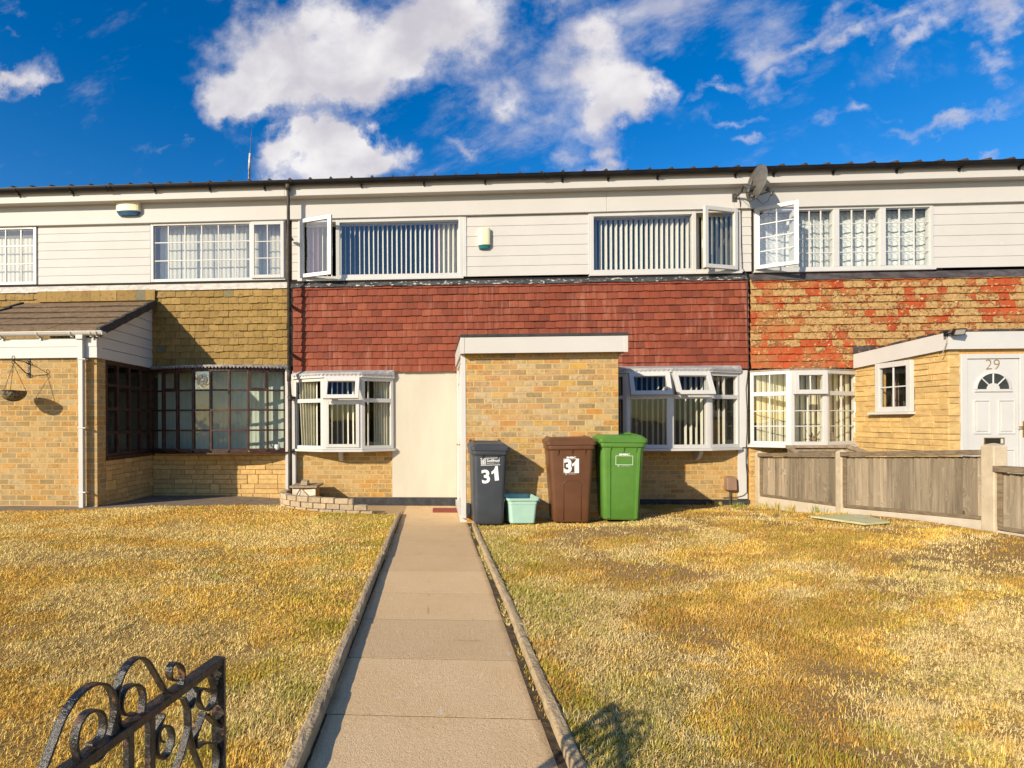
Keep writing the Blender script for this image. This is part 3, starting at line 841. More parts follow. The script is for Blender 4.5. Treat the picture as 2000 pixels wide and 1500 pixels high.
def scallop_roof(parent, out, z, ztop, mat, drop, step):
    """lead apron sloping from the bow's head board up to the wall, with a scalloped front edge"""
    mb = MB(); n = len(out)
    lo = [Vector((a[0], a[1] - .004, z + .004)) for a in out]
    hi = [Vector((a[0], YW - .055, max(ztop, z + .02))) for a in out]
    for i in range(n - 1): mb.quad(lo[i], lo[i + 1], hi[i + 1], hi[i])
    # arc-length walk for the scallops
    d = [0]
    for i in range(n - 1): d.append(d[-1] + (lo[i + 1] - lo[i]).length)
    def P(s):
        i = max(k for k in range(n - 1) if d[k] <= s + 1e-9); f = (s - d[i]) / (d[i + 1] - d[i])
        t = (lo[i + 1] - lo[i]).normalized(); nn = Vector((t.y, -t.x, 0))
        return lo[i].lerp(lo[i + 1], f) + nn * .006
    m = int(d[-1] / (step * 2)); w = d[-1] / m
    for k in range(m):
        top = [P(k * w + w * i / 6) + Vector((0, 0, .002)) for i in range(7)]
        bot = [P(k * w + w * i / 6) - Vector((0, 0, drop * (.35 + .65 * math.sin(math.pi * i / 6)))) for i in range(7)]
        for i in range(6): mb.quad(bot[i], bot[i + 1], top[i + 1], top[i])
    mb.build('lead_roof', M[mat], parent)

def watering_can(fr, x, z):
    y = YW - .07
    t = thing('watering_can', 'small white watering can on the sill inside the dark bow window', 'watering can', (x, y, z))
    mb = MB(); n = 14
    ring = lambda r, h, dx=0: [Vector((x + dx + r * math.cos(6.283 * i / n), y + r * math.sin(6.283 * i / n), z + h)) for i in range(n)]
    mb.loft([ring(.05, 0), ring(.052, .03), ring(.045, .085), ring(.04, .09)])
    mb.build('body', M['white'], t, smooth=True)
    mb = MB(); mb.tube([(x - .04, y, z + .02), (x - .09, y, z + .06), (x - .12, y, z + .10)], [.012, .01, .012]); mb.build('spout', M['white'], t, smooth=True)
    mb = MB(); mb.tube([(x + .03, y, z + .085), (x + .02, y, z + .125), (x + .06, y, z + .12), (x + .075, y, z + .06), (x + .05, y, z + .03)], .006); mb.build('handle', M['white'], t, smooth=True)

def left_porch(root):
    xp0, xp1, yp = -6.80, -4.745, 7.42
    zt = at(100, 700, yp).z                                     # top of brick
    zf1 = at(100, 661, yp - .04).z
    P_ = MB()
    P_.box(xp0, xp1, yp, yp + .11, .12, zt + .02)
    P_.box(xp1 - .11, xp1, yp + .11, yp + .20, .12, zt)         # return pier
    P_.box(xp0, xp0 + .11, yp + .11, YW, .12, zt)
    porch = P_.build('porch', M['brick_l'], root, bevel=.003)
    mb = MB(); mb.box(xp0 + .02, xp1 - .0, yp - .012, yp + .12, -.05, .20 + .02); mb.build('plinth', pmat('grey_plinth', (.30, .28, .25), (.20, .19, .17), 9., .8, .3, 60.), porch)
    # fascia, gutter
    mb = MB(); mb.box(xp0 - .03, xp1 + .03, yp - .045, yp - .02, zt, zf1); mb.box(xp0 - .03, xp1 + .03, yp - .052, yp - .045, zt + (zf1 - zt) * .56, zf1)
    mb.box(xp1 - .12, xp1 + .032, yp - .02, yp + .08, zt, zf1 - .02)
    mb.build('fascia', M['white'], porch, bevel=.003)
    yg = yp - .105; zg = at(100, 649, yg).z; xg1 = at(203, 652, yg).x
    mb = MB(); gutter_mesh(mb, xp0 - .06, xg1, yg, zg, .052)
    mb.box(xg1 - .004, xg1 + .004, yg - .052, yg + .05, zg - .05, zg)
    for px in (1, 75, 178): bracket(mb, at(px, 650, yg).x, yg, zg, .052, yp - .05)
    for px in (140, 190): bracket(mb, at(px, 650, yg).x, yg, zg, .055, yg + .03, 0.)
    mb.build('gutter', M['white'], porch)
    # lean-to roof in stepped courses
    yr0, yr1 = yg + .01, YT - .015
    z0, z1 = zg + .01, at(300, 590, YT).z
    rx0, rx1 = -6.93, -4.655
    n = 5; mb = MB(); nose = MB(); rnd = random.Random(9)
    for k in range(n):
        ya, yb_ = yr0 + (yr1 - yr0) * k / n, yr0 + (yr1 - yr0) * (k + 1) / n
        za, zb_ = z0 + (z1 - z0) * k / n, z0 + (z1 - z0) * (k + 1) / n
        x = rx0 - (.19 if k % 2 else 0)
        while x < rx1:
            a, b = max(x, rx0), min(x + .38, rx1); j = rnd.uniform(-.003, .003)
            if b - a > .02:
                mb.hexa([(a + .001, ya, za + j), (b - .001, ya, za + j), (b - .001, yb_ + .03, zb_ + j), (a + .001, yb_ + .03, zb_ + j),
                         (a + .001, ya, za + .036 + j), (b - .001, ya, za + .036 + j), (b - .001, yb_ + .03, zb_ + .02 + j), (a + .001, yb_ + .03, zb_ + .02 + j)])
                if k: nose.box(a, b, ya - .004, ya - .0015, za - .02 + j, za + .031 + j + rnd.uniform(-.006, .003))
            x += .38
    MOSS_SHADE = (pmat('moss_and_gap_shade', (.025, .02, .013), (.07, .05, .03), 30., .95, .8, 80.)); mb.k = 1; mb.add(nose.v, nose.f); mb.k = 0; RF = mb.build('roof', [M['roof'], MOSS_SHADE], porch, bevel=.004)  # dark course edges: moss, with the shade of the gap below painted in
    for xs in (rx1, rx0 - .035):
        mb = MB()
        for k in range(n):
            ya, yb_ = yr0 - .03 + (yr1 - yr0) * k / n, yr0 - .03 + (yr1 - yr0) * (k + 1) / n
            za, zb_ = z0 - .02 + (z1 - z0) * k / n, z0 - .02 + (z1 - z0) * (k + 1) / n
            mb.hexa([(xs, ya, za - .075), (xs + .035, ya, za - .075), (xs + .035, yb_ + .01, zb_ - .06), (xs, yb_ + .01, zb_ - .06),
                     (xs - .02, ya, za + .062), (xs + .04, ya, za + .062), (xs + .035, yb_ + .01, zb_ + .05), (xs - .02, yb_ + .01, zb_ + .05)])
        mb.build('verge_trim', M['felt'], porch, bevel=.004)
    # clad gable on the right-hand return
    xg = xp1 + .01
    sl = (z1 - z0) / (yr1 - yr0)
    fr = Fr((xg, yp - .04), (xg, YW)); fr.N = Vector((1, 0, 0))
    mb = MB(); zz = zt - .005; pitch = .155
    L = YW - .06 - (yp - .04)
    ymax = lambda z: max(0., (z + .11 - z0) / sl + yr0 - (yp - .04))
    while zz < z1 - .12:
        a0, a1 = min(L, max(0, ymax(zz))), min(L, max(0, ymax(zz + pitch)))
        if L - a0 > .02:
            mb.hexa([fr.pt(a0, zz + .003, .018), fr.pt(L, zz + .003, .018), fr.pt(L, zz + .003, -.02), fr.pt(a0, zz + .003, -.02),
                     fr.pt(a1, zz + pitch - .004, .012), fr.pt(L, zz + pitch - .004, .012), fr.pt(L, zz + pitch - .004, -.02), fr.pt(a1, zz + pitch - .004, -.02)])
        zz += pitch
    mb.build('gable_cladding', M['clad'], porch)
    mb = MB()
    yq = yp + .0
    mb.add([(xg - .025, yq, zt - .0), (xg - .025, YW - .06, zt), (xg - .025, YW - .06, z1 - .06), (xg - .025, yq, zg - .06)], [(0, 1, 2, 3)])
    mb.build('gable_backing', M['dark'], porch)
    # glazed dark return over a stone dwarf wall
    ya, yb_ = yp + .205, YW - .03
    fr = Fr((xp1 - .03, ya), (xp1 - .03, yb_)); fr.N = Vector((1, 0, 0)); L = yb_ - ya
    zs = at(420, 880, YW).z - .02; ztp = zt - .01
    f, p = MB(), MB(); f.frect(fr, 0, L, zs, ztp, .05, -.04, .03)
    for k in (1, 2, 3): f.fbox(fr, L * k / 4 - .02, L * k / 4 + .02, zs + .05, ztp - .05, -.03, .025)
    for k in (1, 2, 3):
        z = zs + (ztp - zs) * k / 4
        for q in range(4):
            f.fbox(fr, L * q / 4 + (.05 if q == 0 else .02), L * (q + 1) / 4 - (.05 if q == 3 else .02), z - .02, z + .02, -.028, .022)
    p.fquad(fr, .05, L - .05, zs + .05, ztp - .05, -.004)
    Wp = f.build('window', M['brown_wood'], root, bevel=.003); p.build('pane', M['glass_old'], Wp)
    mb = MB(); mb.fbox(fr, -.005, L, zs - .05, zs, -.05, .07); mb.build('sill', M['brown_wood'], Wp)
    mb = MB(); mb.box(xp1 - .12, xp1 - .012, ya - .004, YW, -.1, zs - .05); mb.build('wall', M['mortar'], root)
    fr = Fr((xp1 - .012, ya), (xp1 - .012, YW)); fr.N = Vector((1, 0, 0))
    mb = MB(); stones(mb, fr, .0, YW - ya - .012, .10, zs - .052, 33, .078, lmin=.14, lmax=.30)
    mb.build('stone_cladding', M['stone'], root, bevel=.004)
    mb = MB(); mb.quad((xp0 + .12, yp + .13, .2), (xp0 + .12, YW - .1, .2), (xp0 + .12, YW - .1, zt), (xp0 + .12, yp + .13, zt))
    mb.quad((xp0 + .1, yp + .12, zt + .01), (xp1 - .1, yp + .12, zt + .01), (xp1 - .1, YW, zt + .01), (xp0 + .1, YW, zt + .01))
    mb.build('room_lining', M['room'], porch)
    # white downpipe
    xd = at(163, 800, yp - .04).x; mb = MB(); yd = yp - .045
    mb.box(xd - .032, xd + .032, yd - .062, yd, .20, zg - .03)
    mb.hexa([(xd - .032, yd - .062, .12), (xd + .05, yd - .08, .10), (xd + .05, yd, .10), (xd - .032, yd, .12), (xd - .032, yd - .062, .2), (xd + .032, yd - .062, .2), (xd + .032, yd, .2), (xd - .032, yd, .2)])
    mb.box(xd - .05, xd + .05, yd - .09, yd + .01, zg - .10, zg - .02)
    for z in (.42, 1.32, 2.28): mb.box(xd - .042, xd + .075, yd - .068, yd + .004, z, z + .018)
    mb.build('downpipe', M['white'], porch, bevel=.004)
left_house_root = None

def bay_window(root, pts, zs, zh, ztr, vents, glassm='glass', grid=None, sash_lower=(), canopy=None, corbel=None, end_trim=0., name='bay_window'):
    """white bay of flat facets; vents: {facet: angle}; grid: {facet: (cols, rows_up, rows_low)}"""
    f, p = MB(), MB()
    n = len(pts) - 1
    later = []
    for i in range(n):
        q = Fr(pts[i], pts[i + 1]); L = q.L
        f.fbox(q, .002, .05, zs, zh, -.04, .03); f.fbox(q, L - .05, L - .002, zs, zh, -.04, .03)
        f.fbox(q, .05, L - .05, zs, zs + .055, -.04, .03); f.fbox(q, .05, L - .05, zh - .05, zh, -.04, .03)
        f.fbox(q, .05, L - .05, ztr - .032, ztr + .032, -.04, .03)
        if i in vents:
            ang = vents[i]; hgt = zh - ztr + .005; zt_ = zh - .012
            O = q.pt(.018, zt_, .032); Zd = Vector((0, 0, 1)) * math.cos(ang) - q.N * math.sin(ang)     # local +z points up along the tilted sash
            Nn = q.N * math.cos(ang) + Vector((0, 0, 1)) * math.sin(ang)
            fr = Fr(None, O=O - Zd * hgt, T=q.T, Z=Zd, N=Nn)
            later.append((fr, L - .036, hgt))
        else:
            p.fquad(q, .05, L - .05, ztr + .032, zh - .05, 0.)
        if i in sash_lower: f.frect(q, .03, L - .03, zs + .03, ztr - .012, .055, .031, .05)
        p.fquad(q, .05, L - .05, zs + .055, ztr - .032, 0.)
        if grid and i in grid:
            c, ru, rl = grid[i]
            lowx = [.05 + (L - .1) * k / c for k in range(1, c)]
            muntins(f, q, .05, L - .05, zs + .055, ztr - .032, lowx, [zs + .055 + (ztr - zs - .087) * k / rl for k in range(1, rl)], 0., .016)
            if i not in vents: muntins(f, q, .05, L - .05, ztr + .032, zh - .05, lowx, [], 0., .016)
        if 0 < i:
            a = Vector((*pts[i], 0)); f.tube([a + Vector((0, 0, zs)), a + Vector((0, 0, zh - .003))], .03, 10)
    Wd = f.build(name, M['white'], root, bevel=.004)
    p.build('pane', M[glassm], Wd)
    for k, (fr, w, h) in enumerate(later):
        sf, sp = MB(), MB(); sash(sf, sp, fr, w, h, .066, .05, (grid or {}).get('vent', 1), 1, .016, .02)
        sf.build('vent_sash', M['white'], Wd, bevel=.004); sp.build('pane', M[glassm], Wd)
    def offset(o, yend):
        out = []
        for i, (x, y) in enumerate(pts):
            ds = []
            if i: ds.append(Fr(pts[i - 1], pts[i]).N)
            if i < n: ds.append(Fr(pts[i], pts[i + 1]).N)
            v = sum(ds, Vector((0, 0, 0))).normalized(); k = o / max(.5, v.dot(ds[0]))
            out.append((x + v.x * k, y + v.y * k))
        return out
    lift = lambda a, h: Vector((a[0], a[1], h))
    o = offset(.075, 0); poly = [(o[0][0] - .02, YW + .02)] + o + [(o[-1][0] + .03, YW + .02)]
    mb = MB(); mb.prism(poly[::1], zs - .04, zs - .002, lift); mb.build('sill', M['white'], Wd, bevel=.004)
    if canopy:
        o = offset(.06, 0); poly = [(o[0][0] - .01, YW)] + o + [(o[-1][0] + .01, YW)]
        mb = MB(); mb.prism(poly, zh + .002, zh + canopy, lift); mb.build('head_board', M['white'], Wd, bevel=.003)
        den = []
        oo = offset(.065, 0)
        for a, b in zip(oo[:-1], oo[1:]):
            for k in range(4): den.append((a[0] + (b[0] - a[0]) * k / 4, a[1] + (b[1] - a[1]) * k / 4))
        den.append(oo[-1])
        scallop_roof(Wd, den, zh + canopy, zh + canopy + .07, 'lead_g', .042, .032)
    else:
        o = offset(.02, 0); poly = [(o[0][0], YW)] + o + [(o[-1][0], YW)]
        mb = MB(); mb.prism(poly, zh + .002, zh + .03, lift); mb.build('head_board', M['oldwood'], Wd)
    if corbel is not None:
        mb = MB(); x = corbel
        prof = [(0, 0), (-.20, 0), (-.20, -.03), (-.16, -.10), (-.10, -.15), (-.02, -.17), (0, -.17)]
        mb.prism(prof, x - .03, x + .03, lambda a, h: Vector((h, YW + a[0], zs - .041 + a[1])))
        mb.build('corbel', M['white'], Wd, bevel=.004)
    return Wd

def open_casement(root_win, fr, s_h, w, z0, z1, ang, side, glass='glass_up', cols=1, rows=1, bar=.018):
    """side-hung sash swung outward; s_h hinge position along fr, side +1 hinge at left, -1 hinge at right"""
    ca, sa = math.cos(ang), math.sin(ang)
    if side > 0:
        T = fr.T * ca + fr.N * sa; O = fr.pt(s_h, z0, .035)
        N = fr.N * ca - fr.T * sa
    else:
        T = fr.T * ca - fr.N * sa; O = fr.pt(s_h, z0, .035) - T * w
        N = fr.N * ca + fr.T * sa
    q = Fr(None, O=O, T=T, Z=Vector((0, 0, 1)), N=N)
    sf, sp = MB(), MB(); sash(sf, sp, q, w, z1 - z0, .062, .05, cols, rows, bar, .02)
    # inside handle
    hs = w - .03 if side > 0 else .03
    sf.fbox(q, hs - .012, hs + .012, (z1 - z0) * .45, (z1 - z0) * .45 + .03, -.03, 0.); sf.fbox(q, hs - .01, hs + .01, (z1 - z0) * .33, (z1 - z0) * .47, -.045, -.03)
    sf.build('casement', M['white'], root_win, bevel=.005); sp.build('pane', M[glass], root_win)

# ------------------------------------------------------------------ middle house
def middle_house():
    root = thing('terraced_house', 'middle terraced house with red hung tiles, two white bays and flat-roofed brick porch', 'house', ((XM + XR) / 2, 9, 0), 'terraced houses')
    ux = lambda px, py=340: at(px, py, YG).x
    upper_house(root, XM - .012, XR, [ux(q) for q in (705, 828, 948, 1100, 1190, 1287, 1440)], [ux(566), ux(1064)], [X9(1183), X9(1432)])
    fr = Fr((0, YW), (1, YW)); z0, z1 = zcb + .004, zfb + .012
    for xa, xb, zt_ in ((X9(911), X9(1148), zfb - .01), (XM + .055, X9(583), zfb + .01), (X9(1446), X9(1466), zfb + .01)):
        mb = MB(); boards(mb, fr, xa, xb, zcb, zt_, .152); mb.build('cladding', M['clad'], root)
    for a, b in ((903.5, 910.8), (1148.2, 1151)):
        mb = MB(); mb.box(X9(a), X9(b), YW - .03, YW + .04, zcb + .002, zfb + .01); mb.build('trim', M['white'], root, bevel=.004)
    # left window: open casement at its left
    def win(pL, pR, pm, hinge_px, side, ang, first):
        f, p = MB(), MB(); s0, s1 = X9(pL), X9(pR); m0, m1 = X9(pm[0]), X9(pm[1])
        f.frect(fr, s0, s1, z0, z1 - .01, .045, -.06, .03)
        if side > 0:
            f.frect(fr, m0 - .045, s1 - .001, z0 + .001, z1 - .011, .062, -.058, .034)
            p.fquad(fr, m0, s1 - .06, z0 + .05, z1 - .06, 0.)
        else:
            f.frect(fr, s0 + .001, m1 + .045, z0 + .001, z1 - .011, .062, -.058, .034)
            p.fquad(fr, s0 + .06, m1, z0 + .05, z1 - .06, 0.)
        f.fbox(fr, s0 - .01, s1 + .01, z0 - .035, z0 - .001, -.05, .055)
        w_ = f.build('window', M['white'], root, bevel=.004); p.build('pane', M['glass_up'], w_)
        if side > 0: open_casement(w_, fr, s0 + .055, m0 - s0 - .09, z0 + .012, z1 - .022, ang, 1)
        else: open_casement(w_, fr, s1 - .085, s1 - m1 - .115, z0 + .012, z1 - .022, ang, -1)
        return s0, s1, m0, m1
    a = win(583, 903.5, (662, 894), 592, 1, R(19), True)
    b = win(1151, 1445, (1157.5, 1352.5), 1437, -1, R(17), False)
    blind_slats('vertical_blind', 'thin white slats of the open blind in the red tiled house, left upstairs window', fr, a[0] + .06, a[1] - .06, z0 + .02, z1 - .07, -.15, .0785, R(-21), group='vertical blinds')
    blind_slats('vertical_blind', 'broad white slatted blind in the upstairs window just left of the satellite dish', fr, b[0] + .06, b[3] + .02, z0 + .02, z1 - .07, -.15, .0815, R(-14), group='vertical blinds')
    blind_slats('vertical_blind', 'cream closed slats behind the open casement just left of the satellite dish', fr, b[3] + .07, b[1] + .12, z0 + .02, z1 - .07, -.12, .075, R(52), mat='blind_c', group='vertical blinds')
    curtain('curtain', 'cream curtain at the right end of the left upstairs window of the red tiled house', fr, X9(855), X9(906), z0, z1 - .02, -.20, 'blind_c', 5, .03)
    curtain('curtain', 'plum curtain beside the cream one in the left upstairs window', fr, X9(845), X9(857), z0, z1 - .02, -.21, 'curtain_p', 2, .02)
    curtain('curtain', 'plum curtain behind the open upstairs casement next to the black downpipe', fr, a[0] + .1, a[0] + .30, z0, z1 - .02, -.24, 'curtain_p', 3, .03)
    # black lead flashing with flaking patches, then the tiles
    rnd = random.Random(8); mb = MB(); zf = at(800, 558, YT).z
    xs = np.linspace(XM + .04, XR - .03, 28)
    j = [rnd.uniform(-.008, .008) for _ in xs]; j2 = [rnd.uniform(-.01, .004) for _ in xs]
    for i in range(len(xs) - 1):
        mb.quad((xs[i], YT - .016 + j2[i], zf + j[i]), (xs[i + 1], YT - .016 + j2[i + 1], zf + j[i + 1]), (xs[i + 1], YW - .01, zcb - .042), (xs[i], YW - .01, zcb - .042))
    mb.build('flashing', M['lead'], root)
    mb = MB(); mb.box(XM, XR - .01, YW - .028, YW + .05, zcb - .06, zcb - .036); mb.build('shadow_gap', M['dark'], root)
    mb = MB(); zb = ztb
    px0, px1 = at(893, 700, YT).x, at(1206, 700, YT).x
    zbR = at(1340, 716, YT).z
    skip = lambda x, z: (x > px1 - .9 and z < zbR - .05) or (XM + .2 < x < at(778, 727, YT).x - .02 and z < at(680, 721, YT).z - .06)
    tiles(mb, XM + .075, XR - .012, zb, zf + .02, YT, 4, skip=skip)
    mb.build('hung_tiles', M['red_tile'], root)
    mb = MB(); mb.box(XM, XR, YW - .004, YW + .1, zb - .06, zcb - .06); mb.build('wall_backing', M['dark'], root)
    # brick below the bays, painted plinth, render panel
    zsl = at(680, 879, YW - .3).z
    xb0, xb1 = XM + .12, at(766, 900, YW).x
    xr0, xr1 = 2.2, at(1440, 900, YW).x
    for xa, xb in ((xb0, xb1), (xr0, xr1)):
        mb = MB(); mb.box(xa, xb, YW, YW + .1, -.2, zsl + .02); mb.build('wall', M['brick_b'], root)
    mb = MB(); mb.box(xb1 + .002, .46, YW - .008, YW + .09, .147, zb + .03); mb.build('render_panel', M['cream'], root, bevel=.004)
    for xa, xb, zz_ in ((xb0 - .08, .42, .146), (xr0, XR + .02, .128)):
        mb = MB(); mb.box(xa, xb, YW - .022, YW + .08, -.2, zz_); mb.build('plinth', M['bitumen'], root, bevel=.006)
    mb = MB(); mb.box(XM + .012, xb0 - .002, YW - .045, YW + .05, .10, zb - .02); mb.build('trim', M['white'], root, bevel=.004)
    mb = MB(); mb.box(xr1 + .002, at(1458, 900, YW).x, YW - .03, YW + .05, .14, zsl); mb.build('trim', M['white'], root, bevel=.004)
    # bays
    dY = .31
    P0 = (at(577, 800, YW).x, YW - .02); C1 = at(633, 800, YW - dY); C2 = at(706, 800, YW - dY); P1 = (at(768, 800, YW).x - .005, YW - .02)
    zs, zh, ztr = at(670, 877.5, YW - dY).z, at(670, 738, YW - dY).z, at(670, 782, YW - dY).z
    bay_window(root, [P0, (C1.x, C1.y), (C2.x, C2.y), P1], zs, zh, ztr, {1: R(22)}, canopy=.075, corbel=at(668, 890, YW).x, sash_lower=(1,))
    frb = Fr((P0[0] + .06, YW + .02), (P1[0] - .05, YW + .02))
    blind_slats('vertical_blind', 'sparse open white slats in the bay window left of the cream wall', Fr((C1.x, YW - .12), (C2.x, YW - .12)), -.16, C2.x - C1.x + .12, zs + .02, zh - .02, 0., .085, R(-27), .085)
    curtain('curtain', 'sage cream curtain gathered at the left of the bay window beside the downpipe', frb, .02, .30, zs, zh, .10, 'curtain', 6, .03, .05)
    curtain('curtain', 'sage cream curtain at the right of the bay window nearest the cream wall', frb, frb.L - .27, frb.L - .02, zs, zh, .02, 'curtain', 6, .03)
    pts = [(at(1186, 800, YW).x, YW - .02)]
    for px, d in ((1224, .26), (1308, .34), (1384, .28)):
        v = at(px, 800, YW - d); pts.append((v.x, v.y))
    pts.append((at(1440, 800, YW).x, YW - .02))
    zs, zh, ztr = at(1308, 875.5, YW - .34).z, at(1308, 727.5, YW - .34).z, at(1308, 775, YW - .34).z
    bay_window(root, pts, zs, zh, ztr, {1: R(23), 2: R(23)}, canopy=.06, corbel=at(1358, 888, YW).x, sash_lower=())
    mb = MB(); mb.box(pts[-1][0] + .012, at(1457, 800, YW).x, YW - .05, YW + .05, zs - .002, zh + .05); mb.build('trim', M['white'], root, bevel=.004)
    blind_slats('vertical_blind', 'white slats hanging in the bay window behind the green wheelie bin', Fr((pts[1][0], YW - .12), (pts[3][0], YW - .10)), -.14, pts[3][0] - pts[1][0] + .34, zs + .02, zh - .02, 0., .085, R(2), .085)
    middle_porch(root)
    # black downpipe on the left party line
    yd = YG + .02; xd = at(564, 600, yd).x; mb = MB()
    mb.tube([(xd, YG, TOPZ - .03), (xd, YG, TOPZ - .13)], .042, 12)
    mb.tube([(xd, YG, TOPZ - .12), (xd, yd, TOPZ - .2), (xd, yd, 2.1)], .027, 12)
    mb.tube([(xd, yd, 2.24), (xd, yd, 2.06)], .036, 12)
    xl = at(567, 850, yd + .12).x
    mb.tube([(xd, yd, 2.16), (xd, yd + .01, 2.02), (xl, yd + .12, 1.80), (xl, yd + .12, .12)], .029, 12)
    mb.tube([(xl, yd + .12, 1.84), (xl, yd + .12, 1.74)], .037, 12)
    for z in (4.4, 3.3, 2.5): mb.box(xd - .034, xd + .034, yd, YT - .005, z, z + .025)
    for z in (1.79, .9): mb.box(xl - .045, xl + .06, yd + .12, YW - .045, z, z + .03)
    mb.build('downpipe', M['pipe'], root, smooth=True)
    return root

def middle_porch(root):
    yp = 7.27; x0, x1 = .435, 2.425
    zt = at(1000, 691, yp).z
    mb = MB(); mb.box(x0, x1, yp, yp + .11, -.1, zt + .02); mb.box(x1 - .11, x1, yp + .11, YW, -.1, zt + .02)
    porch = mb.build('porch', M['brick'], root, bevel=.003)
    zfa, zfb_ = at(1000, 689.5, yp - .13).z, at(1000, 658.5, yp - .13).z
    fx0, fx1 = .355, 2.50
    mb = MB()
    mb.box(fx0, fx1, yp - .14, yp - .12, zfa, zfb_); mb.box(fx0, fx0 + .02, yp - .12, YT - .03, zfa, zfb_); mb.box(fx1 - .02, fx1, yp - .12, YT - .03, zfa, zfb_)
    mb.box(fx0 + .02, fx1 - .02, yp - .12, YT - .03, zfa + .012, zfa + .03)
    mb.box(fx0 - .004, fx0 + .05, yp - .145, yp - .14, zfa - .004, zfb_); mb.box(fx1 - .05, fx1 + .003, yp - .145, yp - .14, zfa - .004, zfb_)
    mb.build('fascia', M['fascia'], porch, bevel=.003)
    mb = MB(); mb.box(fx0 - .006, fx1 + .006, yp - .146, YT - .02, zfb_ + .002, zfb_ + .042); mb.build('flat_roof', M['felt'], porch, bevel=.006)
    # white door side facing the path
    xd = .40
    f = MB(); fr = Fr((xd, YW - .03), (xd, yp + .012)); fr.N = Vector((-1, 0, 0)); L = fr.L
    zd0, zd1 = .10, zfa + .012
    f.fbox(fr, 0, .07, zd0, zd1, -.05, .02); f.fbox(fr, L - .06, L, zd0, zd1, -.03, .035); f.fbox(fr, .07, L - .06, zd1 - .07, zd1, -.05, .02)
    f.fbox(fr, .07, L - .06, zd0 - .06, zd0 + .03, -.06, .05)
    D = f.build('door_frame', M['white'], porch, bevel=.004)
    mb = MB(); mb.fbox(fr, .075, .90, zd0 + .035, zd1 - .075, -.04, .0)
    for za, zb in ((.25, 1.0), (1.12, 2.0)):
        mb.frect(fr, .2, .78, za, zb, .03, 0., .012)
    mb.build('door', M['white'], D, bevel=.004)
    mb = MB(); mb.fbox(fr, .91, L - .065, zd0 + .035, 1.0, -.04, .0); mb.fbox(fr, .91, .96, 1.0, zd1 - .075, -.04, .01)
    mb.build('side_panel', M['white'], D, bevel=.004)
    mb = MB(); mb.fquad(fr, .96, L - .065, 1.0, zd1 - .075, -.02); mb.build('pane', M['glass'], D)
    mb = MB(); mb.tube([fr.pt(.84, 1.05, 0.), fr.pt(.84, 1.05, .05), fr.pt(.74, 1.05, .05)], .009, 8); mb.build('handle', M['brass'], D, smooth=True)

